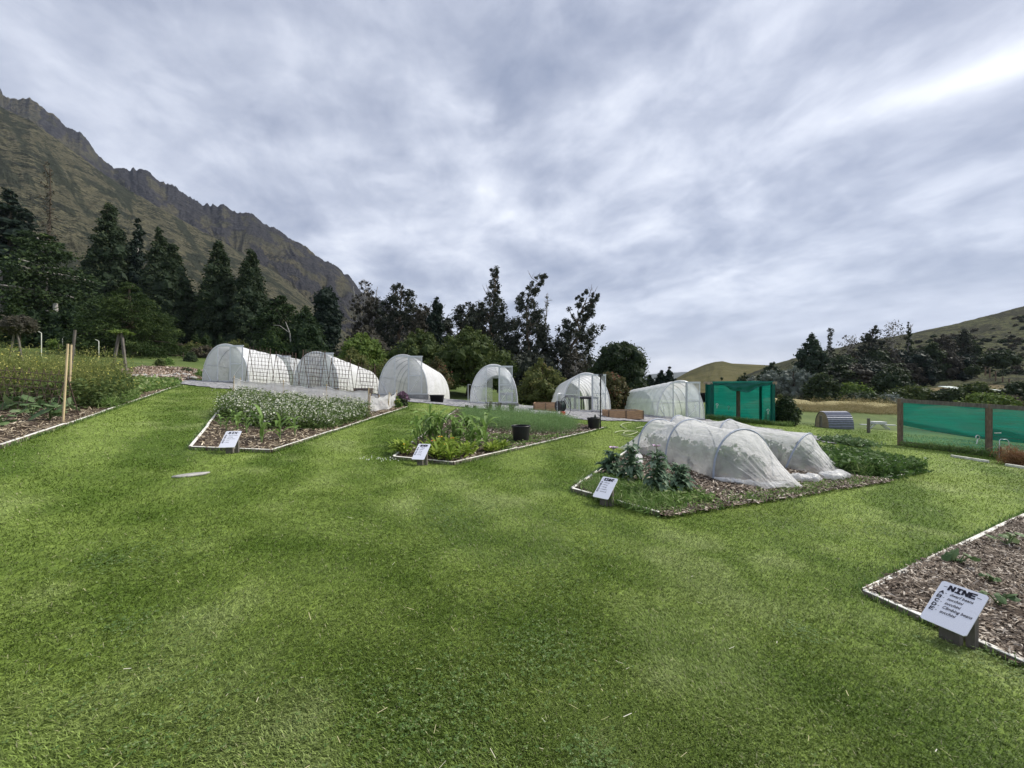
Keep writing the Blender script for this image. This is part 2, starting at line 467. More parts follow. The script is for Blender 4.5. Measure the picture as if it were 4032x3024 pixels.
# ---------------------------------------------------------------- mountains and hills
def hillmat(name, stops, scale, stretch=(1, 1, 1), rock=None, fine=6.0, scrub=None, bd=4.0):
    m, nt = newmat(name)
    p = posn(nt)
    mp = mk(nt, 'ShaderNodeMapping'); mp.inputs['Scale'].default_value = stretch; lk(nt, p, mp.inputs['Vector'])
    f = noise(nt, mp.outputs[0], scale, 9, .66, .4)
    f2 = noise(nt, mp.outputs[0], scale * fine, 5, .7)
    ff = mth(nt, 'ADD', mth(nt, 'MULTIPLY', f, .62), mth(nt, 'MULTIPLY', f2, .38))
    col = ramp(nt, ff, stops)
    if scrub:
        f4 = noise(nt, mp.outputs[0], scale * fine * 2.6, 3, .6, .3)
        sc_ = mth(nt, 'ADD', mth(nt, 'MULTIPLY', f4, .42), mth(nt, 'MULTIPLY', f, .58))
        col = mixc(nt, ramp(nt, sc_, [(scrub[0], 0.0), (scrub[0] + .05, .9)]), col, scrub[1])
    if rock:
        a = mk(nt, 'ShaderNodeAttribute', attribute_name='tint')
        rf = ramp(nt, mth(nt, 'ADD', a.outputs['Fac'], mth(nt, 'MULTIPLY', mth(nt, 'SUBTRACT', f, .5), 1.2)), [(.42, 0.0), (.56, 1.0)])
        rc = ramp(nt, f2, [(.3, rock[0]), (.7, rock[1])])
        col = mixc(nt, rf, col, rc)
    b_ = mk(nt, 'ShaderNodeBump'); b_.inputs['Strength'].default_value = .9; b_.inputs['Distance'].default_value = bd
    lk(nt, ff, b_.inputs['Height'])
    s_ = pbsdf(nt, col, .95, .05); lk(nt, b_.outputs[0], s_.node.inputs['Normal']); out(nt, s_)
    return m
def hillsheet(name, label, cat, ridge, yn, yf, en, mat, fpow, nse, jag, nt_=420, ns=110, tr=None, gx=18, tintf=None, mid=None, gsh=0.7):
    us = np.array([q[0] for q in ridge]); vs = np.array([q[1] for q in ridge])
    t = np.linspace((us[0] - 2016) / F, (us[-1] - 2016) / F, nt_)
    E = np.interp(t * F + 2016, us, (1512 - vs) / F)
    J = (ridged(t * 27, t * 0 + 3.3, 6, .62) - .6) * jag * (.4 + 1.4 * fbm(t * 7, t * 0 + 1, 2))
    s = np.linspace(0, 1, ns)
    Yv = yn * (yf / yn) ** s
    T, S = np.meshgrid(t, s, indexing='ij'); YY = np.broadcast_to(Yv, T.shape)
    if mid is None: f = S ** fpow
    else: f = np.interp(S, [0, mid[0], 1], [0, mid[1], 1])
    e0 = en(T) if callable(en) else en
    el = e0 + (E[:, None] - e0) * f
    wx = (fbm(T * 9, el * 9, 3) - .5) * 1.2
    nz = ridged((T + .55 * el) * gx + wx, (el - .35 * T) * gx * gsh + 2 + wx, 7, .62) - .6
    el = el + J[:, None] * S ** 22
    Zv = EYE + el * YY + nz * nse * YY * np.sin(np.pi * np.clip(S, 0, 1)) ** .6
    P = np.stack([T * YY, YY, Zv], -1)
    back = []
    for k, fr in enumerate((1.06, 1.2, 1.5)):
        yb = yf * fr; zb = EYE + (E + J) * yf * (1 - (.10, .4, 1.0)[k])
        back.append(np.stack([t * yb, np.full_like(t, yb), zb], -1))
    P = np.concatenate([P, np.stack(back, 1)], 1)
    TT = np.ones(P.shape[:2]) * .5
    if tintf is not None: TT[:, :ns] = tintf(T, S, nz)
    g = Geo(); g.grid(P[:, ::-1], tint=TT[:, ::-1])
    return tag(g.obj(name, mat), label, cat, kind='structure')

m_mtn = hillmat('mountain_rock', [(.34, (.026, .030, .024)), (.46, (.06, .058, .038)), (.56, (.105, .092, .055)), (.68, (.09, .08, .055))], .012, (1, 1, 1.3), rock=((.008, .009, .012), (.062, .060, .062)), scrub=(.53, (.012, .014, .013)), bd=40)
hillsheet('mountain', 'steep craggy dark rock ridge falling away to the right', 'mountain',
 [(-700, 60), (-250, 230), (0, 345), (12, 369), (78, 390), (115, 390), (157, 415), (211, 457), (259, 499), (313, 520), (344, 553), (386, 610), (446, 656), (494, 656), (594, 680), (627, 710), (693, 743), (784, 800), (844, 815), (874, 809), (916, 836), (970, 839), (1002, 850), (1031, 870), (1047, 891), (1075, 901), (1157, 944), (1210, 976), (1279, 1025), (1340, 1062), (1376, 1090), (1421, 1151), (1474, 1180), (1523, 1192), (1640, 1270), (1800, 1360), (2010, 1440), (2240, 1520)],
 420, 1150, lambda T: .02 + .10 * np.clip(-T, 0, 1.5), m_mtn, 1.0, .050, .024, 860, 240, gx=15, gsh=1.0,
 tintf=lambda T, S, nz: .30 + .30 * S + 1.1 * nz + 1.3 * (fbm(T * 34 + S * 8, S * 16 - T * 12, 5, .6) - .5))
m_slope = hillmat('hillside_scrub', [(.38, (.046, .045, .030)), (.47, (.078, .074, .047)), (.54, (.112, .104, .063)), (.60, (.094, .083, .061)), (.66, (.17, .16, .135))], .03, (1, 1, 1.3), fine=3.2, rock=((.012, .017, .012), (.045, .048, .032)), scrub=(.485, (.012, .016, .012)), bd=12)
hillsheet('mountain_slope', 'grassy scrub covered lower mountainside behind the conifers', 'hillside',
 [(-700, 120), (-200, 320), (0, 418), (120, 475), (241, 562), (420, 692), (540, 767), (784, 905), (874, 952), (970, 1007), (1100, 1085), (1200, 1170), (1300, 1260), (1400, 1340), (1560, 1470)],
 95, 470, lambda T: .075 - .05 * sstep(-.7, -.2, T), m_slope, 1.0, .022, .006, 560, 220, gx=15, gsh=.8,
 tintf=lambda T, S, nz: .40 + 1.5 * (fbm(T * 26 + S * 9, S * 9 + T * 3, 5, .6) - .5) - .5 * nz)
m_green = hillmat('hill_grass', [(.34, (.045, .048, .020)), (.5, (.090, .084, .034)), (.66, (.125, .11, .052))], .03, (1, 1, 1), fine=6, bd=3)
hillsheet('green_hill', 'smooth rounded grassy hill beyond the green shed', 'hill',
 [(2380, 1560), (2500, 1535), (2600, 1512), (2664, 1489), (2720, 1458), (2780, 1434), (2815, 1425), (2845, 1422), (2881, 1431), (2986, 1436), (3060, 1440), (3160, 1450), (3300, 1500)],
 120, 330, -.022, m_green, 1.25, .010, .0, 200, 60, gx=14)
m_right = hillmat('right_hill_grass', [(.36, (.030, .036, .018)), (.45, (.060, .066, .030)), (.55, (.10, .10, .044)), (.68, (.145, .135, .062))], .045, (1, 1, 1.3), fine=5, rock=((.10, .085, .045), (.24, .19, .105)), scrub=(.47, (.020, .022, .015)), bd=3)
hillsheet('hillside', 'rough scrubby hillside rising on the right above the bushes', 'hillside',
 [(2930, 1480), (3040, 1436), (3083, 1424), (3126, 1409), (3260, 1378), (3397, 1346), (3600, 1310), (3760, 1275), (3863, 1250), (4032, 1206), (4300, 1150), (4700, 1090)],
 66, 230, -.035, m_right, 1.0, .012, .003, 300, 110, gx=30, mid=(.45, .26), gsh=.6, tintf=lambda T, S, nz: .8 - 1.15 * sstep(.20, .42, S + .25 * nz) - .3 * sstep(-.86, -.8, -T))
m_far = hillmat('far_range', [(.3, (.05, .06, .05)), (.7, (.11, .115, .09))], .002)
hillsheet('far_range', 'low blue mountain range far away under the clouds', 'mountain',
 [(2000, 1530), (2300, 1518), (2440, 1508), (2498, 1492), (2552, 1474), (2588, 1471), (2689, 1465), (2800, 1462), (2950, 1470), (3300, 1490), (3700, 1500)],
 2600, 5200, -.01, m_far, 1.2, .006, .001, 120, 30, gx=30)
# ================================================================ materials of the built things
m_alu = plain('galvanised_tube', (.62, .64, .67), .35, .5, .1, 20, .6, 0)
m_white = plain('white_paint', (.74, .74, .70), .55, .3, .22, 14, 0, .2)
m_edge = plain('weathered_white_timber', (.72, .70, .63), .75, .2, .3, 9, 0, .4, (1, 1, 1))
m_edges = plain('weathered_shaded_timber_side', (.17, .15, .12), .85, .15, .4, 9, 0, .4)  # grey-brown weathered board sides, with shadow darkening put into the colour
m_conc = plain('concrete_footing', (.27, .27, .26), .9, .15, .25, 6, 0, .4)
m_bark = plain('dark_bark', (.085, .07, .055), .9, .1, .5, 6, 0, .8, (3, 3, .6))
m_gbark = plain('pale_grey_bark', (.38, .36, .34), .85, .1, .4, 4, 0, .6, (3, 3, .6))
m_bbark = plain('brown_bark', (.15, .115, .085), .9, .1, .5, 6, 0, .8, (3, 3, .6))
m_timber = plain('warm_planter_timber', (.40, .25, .145), .75, .2, .3, 5, 0, .3, (1, 1, 6))
m_greyt = plain('grey_old_timber', (.145, .13, .115), .85, .15, .4, 7, 0, .5, (3, 3, .7))
m_postt = plain('brown_post_timber', (.17, .125, .09), .85, .15, .4, 7, 0, .5, (3, 3, .7))
m_black = plain('black_plastic', (.012, .012, .015), .42, .4, .3, 12, 0, .1)
m_rust = plain('rusty_steel', (.10, .07, .058), .8, .2, .4, 15, 0, .2)
m_bamboo = plain('bamboo', (.55, .43, .26), .6, .3, .25, 7, 0, .2, (1, 1, .3))
m_soil = plain('soil', (.075, .056, .042), .95, .1, .55, 11, 0, 1.0)
m_stone = plain('pale_stone', (.36, .35, .33), .85, .2, .35, 5, 0, .6)
m_dstone = plain('dark_boulder', (.06, .062, .07), .8, .25, .4, 3, 0, .6)
m_poly = film('clear_polythene', (.86, .91, .95), .33, .6, 2.2, .10, .05, .55, dirt=(.45, .50, .42))
m_polyw = film('milky_polythene', (.84, .88, .88), .55, .6, 1.8, .10, .05, .3, dirt=(.50, .53, .44))
m_polyp = film('white_mesh_polythene', (.92, .93, .95), .56, .55, 2.5, .14, .03, .4, dirt=(.55, .56, .50))
m_shade = film('white_shade_cover', (.92, .92, .93), .96, .35, 2.0, .04, .03, wrinkle=.6, dirt=(.62, .63, .58))
m_net = film('white_insect_net', (.98, .98, .97), .40, .5, 3.0, .16, 0, .62, wrinkle=.7)
m_netf = film('white_fence_net', (.95, .95, .94), .62, .45, 3.0, .12, 0, .3, wrinkle=.7)
m_netd = film('gathered_white_net', (.93, .93, .92), .90, .4, 6.0, .10, .02, wrinkle=1.0)
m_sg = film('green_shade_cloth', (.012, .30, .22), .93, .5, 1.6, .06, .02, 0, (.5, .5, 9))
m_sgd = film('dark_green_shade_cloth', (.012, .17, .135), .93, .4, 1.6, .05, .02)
m_wind = film('green_windbreak_net', (.010, .235, .175), .94, .45, 1.6, .12, .02, 0, (.5, .5, 10), .5)
m_wind2 = film('thin_green_windbreak_net', (.025, .21, .16), .62, .45, 1.6, .12, .02, 0, (.5, .5, 10), .5)
m_iron = plain('ridged_grey_iron', (.17, .18, .23), .5, .4, .2, 9, .3, .1)
m_ply = plain('weathered_plywood', (.36, .29, .21), .8, .2, .25, 5, 0, .2)
m_hose = plain('pale_green_hose', (.38, .42, .22), .5, .3, .15, 8, 0, 0)
m_red = plain('red_plastic', (.45, .05, .04), .5, .3, .15, 8, 0, 0)
m_orange = plain('orange_plastic', (.60, .20, .04), .5, .3, .15, 8, 0, 0)
m_ink = plain('black_marker', (.03, .03, .045), .8, .1, .3, 30, 0, 0)
m_hoop = plain('grey_blue_conduit', (.33, .37, .44), .5, .3, .12, 12, 0, 0)
m_table = plain('white_table_paint', (.55, .56, .56), .6, .3, .1, 6, 0, 0)
m_roof = plain('pale_green_roof_iron', (.50, .56, .52), .6, .3, .1, 3, 0, 0)

m_signw, nt = newmat('white_sign_board')
oc = objc(nt)
f = noise(nt, oc, 240, 3, .6); f2 = noise(nt, oc, 16, 5, .6)
c = ramp(nt, f, [(.3, (.60, .62, .72)), (.7, (.80, .81, .87))])
sm = ramp(nt, f2, [(.60, 0.0), (.74, .35)])
c = mixc(nt, sm, c, (.42, .43, .47))
out(nt, pbsdf(nt, c, .6, .3))

m_gravel, nt = newmat('grey_gravel')
p = posn(nt)
vo = mk(nt, 'ShaderNodeTexVoronoi', i_Scale=9.0); lk(nt, p, vo.inputs['Vector'])
f = noise(nt, p, 5, 5, .65)
sepc = mk(nt, 'ShaderNodeSeparateColor'); lk(nt, vo.outputs['Color'], sepc.inputs[0])
c = ramp(nt, mth(nt, 'ADD', mth(nt, 'MULTIPLY', sepc.outputs[0], .6), mth(nt, 'MULTIPLY', f, .4)), [(.15, (.10, .10, .105)), (.5, (.24, .24, .25)), (.85, (.44, .43, .42))])
out(nt, pbsdf(nt, c, .9, .15, 0, vo.outputs['Distance'], .9))
m_chip = leafmat('wood_chip', (.055, .042, .034), (.25, .195, .145), 0, .15, (.60, .53, .44))
m_straw = leafmat('straw_mulch', (.14, .11, .075), (.44, .36, .25), 0, .15, (.70, .61, .46))
m_bank = leafmat('pinkish_bark_mulch', (.22, .16, .115), (.46, .36, .28), 0, .15, (.62, .56, .50))

def wobj(g, name, mats, parent=None, cols=None):
    """geometry given in world metres, stored relative to its thing"""
    if parent is not None:
        L = np.array(parent.location)
        g.V = [v - L for v in g.V]
    return g.obj(name, mats, parent, cols)

# ================================================================ gravel, beds, mulch
def sheet(poly, step, zoff, bump=0.0, seed=0, edge=0.0):
    P = np.array(poly); lo = P.min(0) - step; hi = P.max(0) + step
    xs = np.arange(lo[0], hi[0], step); ys = np.arange(lo[1], hi[1], step)
    X, Y = np.meshgrid(xs, ys, indexing='ij')
    Xn = X + (fbm(X * 1.4 + seed, Y * 1.4, 3) - .5) * edge; Yn = Y + (fbm(X * 1.4, Y * 1.4 + 50 + seed, 3) - .5) * edge
    ins = inpoly(Xn + step / 2, Yn + step / 2, poly)
    Z = G(X, Y) + zoff + (fbm(X * 2.2 + seed, Y * 2.2, 4) - .5) * bump
    I = np.arange(X.size).reshape(X.shape)
    f = np.stack([I[:-1, :-1], I[1:, :-1], I[1:, 1:], I[:-1, 1:]], -1)[ins[:-1, :-1]]
    g = Geo(); g.add(np.stack([X, Y, Z], -1).reshape(-1, 3), f, 0, .5, True)
    return g
tag(sheet(GRAVEL, .11, .035, .05, 1, .9).obj('gravel_path', m_gravel), 'grey gravel path curving behind the beds', 'path', kind='structure')

def chips(poly, n, rng, L, W, zoff, flat=.35):
    q = scatter(poly, n, rng)
    a = rng.uniform(0, 2 * math.pi, n); tl = rng.normal(0, flat, n); tb = rng.normal(0, flat, n)
    d = np.stack([np.cos(a) * np.cos(tl), np.sin(a) * np.cos(tl), np.sin(tl)], -1)
    s = np.stack([-np.sin(a) * np.cos(tb), np.cos(a) * np.cos(tb), np.sin(tb)], -1)
    l = (L * (.4 + 1.1 * rng.random(n)))[:, None] / 2; w = (W * (.5 + rng.random(n)))[:, None] / 2
    c = np.stack([q[:, 0], q[:, 1], G(q[:, 0], q[:, 1]) + zoff + .012 * rng.random(n) + (fbm(q[:, 0] * 2.2, q[:, 1] * 2.2, 4) - .5) * .05], -1)
    V = np.stack([c - d * l - s * w, c + d * l - s * w * .8, c + d * l + s * w * .6, c - d * l + s * w], 1)
    g = Geo(); g.quads(V, 0, rng.random(n) ** 1.3)
    return g
def boards(bed, poly, sides, length=2.4, h=.055, gap=.02, top=None):
    """a run of planks on edge round the bed, each a board of its own"""
    for (i, j) in sides:
        a = np.array(poly[i], float); b = np.array(poly[j], float)
        n = max(1, int(round(np.linalg.norm(b - a) / length))); u = (b - a) / np.linalg.norm(b - a)
        nn = np.array([-u[1], u[0]])
        rr_ = random.Random(int(abs(a[0] * 100)) + i)
        for k in range(n):
            p = a + (b - a) * (k / n) + u * gap * .5 + nn * rr_.uniform(-.012, .012)
            q_ = a + (b - a) * ((k + 1) / n) - u * gap * .5 + nn * rr_.uniform(-.012, .012)
            g = Geo(); dz = rr_.uniform(-.012, .012)
            m_ = 5; Pp = []
            for s_ in range(m_ + 1):
                c = p + (q_ - p) * s_ / m_; z = g1(*c) + h + dz
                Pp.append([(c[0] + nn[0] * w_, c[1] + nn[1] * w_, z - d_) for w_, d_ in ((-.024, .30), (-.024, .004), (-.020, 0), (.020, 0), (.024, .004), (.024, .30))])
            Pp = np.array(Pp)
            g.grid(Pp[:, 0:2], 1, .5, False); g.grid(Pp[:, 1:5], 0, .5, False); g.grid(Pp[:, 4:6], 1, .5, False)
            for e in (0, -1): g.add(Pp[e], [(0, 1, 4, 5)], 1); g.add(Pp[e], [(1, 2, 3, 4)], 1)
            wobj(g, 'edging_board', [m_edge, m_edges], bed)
BEDT = {}
for nm, lab, sides, mulch, n, L, W in (
    ('FIVE', 'long mulched garden bed on the left with wire trellis and yellow flowering plants', [(0, 1), (3, 0)], m_straw, 26000, .13, .016),
    ('SIX', 'wedge shaped garden bed with young corn behind the SIX sign', [(0, 1), (1, 2), (0, 3)], m_straw, 16000, .10, .016),
    ('SEVEN', 'wedge shaped garden bed with marigolds behind the SEVEN sign', [(0, 1), (1, 2), (0, 3)], m_chip, 15000, .08, .022),
    ('EIGHT', 'wedge shaped garden bed with poppies behind the EIGHT sign', [(0, 1), (1, 2), (0, 3)], m_chip, 30000, .07, .022),
    ('NINE', 'bare mulched garden bed at the right edge with the NINE sign', [(0, 1), (0, 3)], m_chip, 52000, .062, .011)):
    poly = BED[nm]; c = np.mean(poly, 0)
    bed = thing('garden_bed', lab, 'garden bed', (c[0], c[1], g1(*c)), 0, 'wedge shaped beds edged with white timber')
    BEDT[nm] = bed
    wobj(sheet(poly, .12 if nm != 'EIGHT' else .06, .035 if nm != 'EIGHT' else .012, .06 if nm != 'EIGHT' else .03, 2, 0 if nm != 'EIGHT' else .14), 'soil', m_soil, bed)
    rg = np.random.default_rng(len(nm) * 7 + n)
    pl = poly
    if nm == 'NINE': pl = [(2.98, 3.39), (3.40, 2.27), (7.5, 1.9), (9.2, 6.98)]
    if nm == 'EIGHT': pl = [(.9, 5.95), (1.90, 4.93), (8.2, 8.55), (4.2, 12.3)]
    o = wobj(chips(pl, n, rg, L, W, .045, .3), 'mulch', mulch, bed); o['kind'] = 'stuff'
    if nm == 'EIGHT':
        e_ = [(7.95, 8.675), (10.65, 10.3)]
        boards(bed, poly, [(0, 1), (0, 3)]); boards(bed, e_, [(0, 1)])
    else: boards(bed, poly, sides)
P8 = BED['EIGHT']

# pinkish mulch bank with stones, far left
bank = [tuple(gp(u, v)[:2]) for u, v in ((470, 1462), (560, 1449), (700, 1452), (825, 1462), (835, 1497), (720, 1503), (590, 1500), (500, 1494))]
tag(sheet(bank, .15, .05, .25, 5, .8).obj('mulch_bank', m_soil), 'low mulched bank', 'bank', kind='structure')
o = chips(bank, 9000, np.random.default_rng(8), .22, .07, .12, .5).obj('bark_mulch', m_bank)
tag(o, 'pinkish bark mulch spread on the low bank', 'mulch', kind='stuff')
def blobstone(rg, a, b, c, seed, n=9):
    th = np.linspace(0, math.pi, n); ph = np.linspace(0, 2 * math.pi, 13)
    T, Pp = np.meshgrid(th, ph, indexing='ij')
    k = .75 + .5 * fbm(np.cos(Pp) * 1.6 + seed, np.sin(Pp) * 1.6 + T * 1.5, 3)
    k[:, -1] = k[:, 0]
    return np.stack([a * k * np.sin(T) * np.cos(Pp), b * k * np.sin(T) * np.sin(Pp), c * k * np.cos(T)], -1)
rg = np.random.default_rng(4)
for k in range(15):
    u = 520 + 20 * k + rg.uniform(-8, 8); v = 1487 + rg.uniform(-6, 9)
    p = gp(u, v); g = Geo(); g.grid(blobstone(rg, .30 * rg.uniform(.6, 1.2), .22, .13 * rg.uniform(.7, 1.3), 3.1 * k))
    o = g.obj('stone', m_stone); o.location = (p.x, p.y, p.z + .1); o.rotation_euler = (0, 0, rg.uniform(0, 6))
    tag(o, 'pale rounded stone in the row edging the mulched bank', 'stone', 'stones edging the mulched bank')
for u, v, a, b, c, lab in ((312, 1360, .95, .5, .55, 'large black boulder in the paddock behind the bamboo stakes'), (440, 1358, .7, .5, .4, 'dark grey boulder at the foot of the big bushy cypress'), (112, 1322, .9, .5, .4, 'dark rock half hidden in grass beside the topiary tree'), (640, 1386, 1.1, .5, .28, 'low dark rock in the grass below the leaning fence post')):
    p = gp(u, v); g = Geo(); g.grid(blobstone(rg, a, b, c, u * .1))
    o = g.obj('boulder', m_dstone); o.location = (p.x, p.y, p.z + c * .3); tag(o, lab, 'boulder', 'dark boulders in the paddock')
p = gp(748, 1877); g = Geo(); S_ = blobstone(rg, .20, .075, .035, 2.2); S_[..., 2] = np.clip(S_[..., 2], -1, .016); g.grid(S_)
o = g.obj('stepping_stone', m_stone); o.location = (p.x, p.y, p.z + .012); o.rotation_euler = (0, 0, .75)
tag(o, 'flat grey stone set into the lawn in front of the SIX bed', 'stone')
# white clover petals on the lawn
rg = np.random.default_rng(21); pc = gp(1492, 1813); n = 26
c = np.stack([pc.x + rg.normal(0, .16, n), pc.y + rg.normal(0, .13, n)], -1)
g = Geo()
for x_, y_ in c:
    z_ = g1(x_, y_) + .03
    g.lathe([(.001, -.01), (.008, 0), (.007, .006), (.001, .012)], (x_, y_, z_), 6)
tag(g.obj('fallen_petals', m_white), 'scattered white petals on the lawn beside the SEVEN bed', 'petals', kind='stuff')

# ================================================================ polytunnels
TW, TH, EX = 1.37, 2.2, 2.15
def arch(th, a=TW, h=TH):
    c, s = math.cos(th), math.sin(th)
    return (math.copysign(abs(c) ** (2 / EX), c) * a, abs(s) ** (2 / EX) * h)
def archz(x, a=TW, h=TH):
    return h * max(0, 1 - abs(x / a) ** EX) ** (1 / EX)
def endwall(y, holes, slope=0.0):
    """flat end film: vertical slices under the arch, leaving out the openings (x0, x1, ztop)"""
    g = Geo(); xs = sorted(set([round(q, 4) for q in np.linspace(-TW, TW, 45)] + [e for h_ in holes for e in h_[:2]]))
    for a, b in zip(xs[:-1], xs[1:]):
        m = (a + b) / 2; z0 = 0.0
        for h_ in holes:
            if h_[0] < m < h_[1]: z0 = h_[2]
        za, zb = archz(a), archz(b)
        if max(za, zb) <= z0: continue
        g.add([(a, y, z0 + slope * y), (b, y, z0 + slope * y), (b, y, max(zb, z0) + slope * y), (a, y, max(za, z0) + slope * y)], [(0, 1, 2, 3)])
    return g
def tunnel(x, y, label, length, drop, cover, front, rail=True, back_open=False, lift=.10, nh=9, upper=None, w=1.0):
    z = g1(x, y) + lift
    t = thing('polytunnel', label, 'polytunnel', (x, y, z), 0, 'white polytunnels in a row along the gravel path')
    sl = -drop / length
    th = np.linspace(0, math.pi, 41); ny = nh * 4 - 3; yy = np.linspace(0, length, ny)
    P = np.zeros((ny, len(th), 3)); rgt = np.random.default_rng(int(abs(x) * 100))
    for j, yv in enumerate(yy):
        sag = 1 - .016 * math.sin(math.pi * ((j % 4) / 4)) ** 2
        for i, a in enumerate(th):
            ax, az_ = arch(a)
            k = sag + .006 * (float(vnoise(yv * 2.1 + x, a * 3.0)) - .5)
            P[j, i] = (ax * k * 1.012, yv, az_ * k * 1.012 + sl * yv)
    g = Geo()
    if upper is None: g.grid(P)
    else:
        c0 = upper
        g.grid(P[:, :c0 + 1], 0); g.grid(P[:, c0:41 - c0], 1); g.grid(P[:, 40 - c0:], 0)
    g.obj('cover', [cover, m_shade], t)
    for k in range(nh):
        yv = length * k / (nh - 1); g = Geo()
        g.tube([(arch(a)[0] * .99, yv, arch(a)[1] * .99 + sl * yv) for a in np.linspace(0, math.pi, 25)], .026 if k in (0, nh - 1) else .019, 6)
        g.obj('hoop', m_alu, t)
    D0, D1, DZ = -.43, .30, 2.03
    endwall(.005, [(D0, D1, DZ)]).obj('front_panel', front, t)
    endwall(length - .005, [(-.45, .30, 1.98)] if back_open else [], sl).obj('back_panel', front, t)
    g = Geo()
    for xx in (D0, D1): g.box((xx, -.03, 1.045), (.05, .05, 2.09))
    g.box((.32, -.045, 2.10), (1.56, .06, .06)); g.box((0, -.03, .015), (2.72, .05, .05))
    g.tube([(D0 - .02, -.02, .95), (-1.30, -.02, .95)], .014, 6)
    g.tube([(-1.22, -.02, .72), (-.86, -.02, .04)], .016, 6)
    g.obj('door_frame', m_alu, t)
    g = Geo()
    for zz in (1.02,):
        for s_ in (-1, 1):
            ax = TW * (1 - (zz / TH) ** EX) ** (1 / EX) * .975
            g.tube([(s_ * ax, 0, zz), (s_ * ax, length, zz + sl * length)], .016, 6)
    g.tube([(0, 0, TH * .985), (0, length, TH * .985 + sl * length)], .018, 6)
    g.obj('purlin', m_alu, t)
    g = Geo()
    for xx in (.345, 1.06): g.box((xx, -.085, 1.06), (.045, .035, 2.02))
    for zz in (.07, 1.03, 2.05): g.box((.7025, -.085, zz), (.67, .033, .04))
    d = g.obj('sliding_door', m_alu, t)
    g = Geo(); g.add([(.365, -.084, .08), (1.04, -.084, .08), (1.04, -.084, 2.04), (.365, -.084, 2.04)], [(0, 1, 2, 3)]); g.obj('door_film', front, d)
    g = Geo(); g.bar((.40, -.10, .10), (1.02, -.10, 1.0), .035, .02); g.obj('diagonal_brace', m_white, d)
    g = Geo(); g.box((0, .0, -.16), (2.86, .12, .30))
    for s_ in (-1, 1): g.bar((s_ * 1.40, .0, -.12), (s_ * 1.40, length, -.12 + sl * length), .07, .24)
    g.box((0, length, -.14 + sl * length), (2.8, .10, .24))
    g.obj('footing', m_conc, t)
    return t
T1 = tunnel(-16.9, 23.6, 'leftmost polytunnel with milky front beside the mulched bank', 4.3, .30, m_shade, m_polyw, nh=5)
T1b = tunnel(-16.9, 28.6, 'short white polytunnel standing just behind the leftmost one', 3.6, .20, m_polyp, m_polyw, nh=4, lift=.18)
T2 = tunnel(-11.9, 24.3, 'polytunnel seen through the rusty mesh trellises, white cover', 8.0, .85, m_shade, m_polyw)
T3 = tunnel(-6.05, 22.2, 'polytunnel with a black planter box standing against its white side', 7.8, .62, m_shade, m_polyp, lift=.22)
T4 = tunnel(-1.05, 23.0, 'polytunnel facing straight on with dark open doorway through its back', 8.0, .45, m_polyp, m_poly, back_open=True, lift=.10)
T5 = tunnel(4.25, 22.8, 'polytunnel with black benches inside and a hose reel in front', 8.0, .50, m_polyp, m_poly, lift=.02)
T6 = tunnel(9.65, 22.9, 'clear polytunnel next to the green shade cloth shed', 8.0, .62, m_poly, m_poly, lift=.0, upper=13)
# benches inside
def bench(name, label, x, y, w, d, h, rz=0):
    t = thing(name, label, 'bench', (x, y, g1(x, y)), rz)
    g = Geo(); g.box((0, 0, h), (w, d, .12)); g.obj('bench_top', m_black, t)
    for i in (-1, 0, 1):
        for j in (-1, 1):
            g = Geo(); g.box((i * (w / 2 - .05), j * (d / 2 - .05), h / 2), (.06, .05, h)); g.obj('leg', m_black, t)
    return t
bench('potting_bench', 'black topped bench in the open doorway of a polytunnel', 4.75, 25.6, 1.1, 2.2, .82)
bench('potting_bench', 'black bench along the left wall inside a polytunnel', 3.45, 25.0, .6, 2.6, .80)
bench('potting_bench', 'dark bench behind the sliding door of the straight on polytunnel', -.35, 26.0, .9, 2.6, .70)

# ================================================================ name signs
STROKE = {
 'A': [[(0, 0), (.5, 1), (1, 0)], [(.2, .38), (.8, .38)]],
 'B': [[(0, 0), (0, 1), (.7, .98), (.85, .76), (.65, .54), (0, .52)], [(.65, .54), (.95, .3), (.75, .02), (0, 0)]],
 'C': [[(.95, .85), (.6, 1), (.2, .85), (.02, .5), (.2, .12), (.6, 0), (.95, .14)]],
 'D': [[(0, 0), (0, 1), (.6, .95), (.95, .5), (.6, .05), (0, 0)]],
 'E': [[(.95, 1), (0, 1), (0, 0), (.95, 0)], [(0, .52), (.75, .52)]],
 'G': [[(.95, .85), (.6, 1), (.2, .85), (.02, .5), (.2, .12), (.6, 0), (.95, .16), (.95, .45), (.6, .45)]],
 'H': [[(0, 0), (0, 1)], [(1, 0), (1, 1)], [(0, .5), (1, .5)]],
 'I': [[(.1, 1), (.9, 1)], [(.5, 1), (.5, 0)], [(.1, 0), (.9, 0)]],
 'N': [[(0, 0), (0, 1), (.9, 0), (.9, 1)]],
 'S': [[(.92, .86), (.5, 1), (.1, .84), (.2, .58), (.75, .46), (.92, .22), (.5, 0), (.05, .14)]],
 'T': [[(0, 1), (1, 1)], [(.5, 1), (.5, 0)]],
 'V': [[(0, 1), (.5, 0), (1, 1)]],
 'X': [[(0, 0), (1, 1)], [(0, 1), (1, 0)]],
 '-': [[(.05, .5), (.95, .5)]],
}
def stroke(g, pts, wd, z):
    for a, b in zip(pts[:-1], pts[1:]):
        a = np.array(a); b = np.array(b); d = b - a; L = np.linalg.norm(d)
        if L < 1e-6: continue
        d /= L; n = np.array([-d[1], d[0]]) * wd / 2; e = d * wd * .35
        g.add([(*(a - e - n), z), (*(b + e - n), z), (*(b + e + n), z), (*(a - e + n), z)], [(0, 1, 2, 3)])
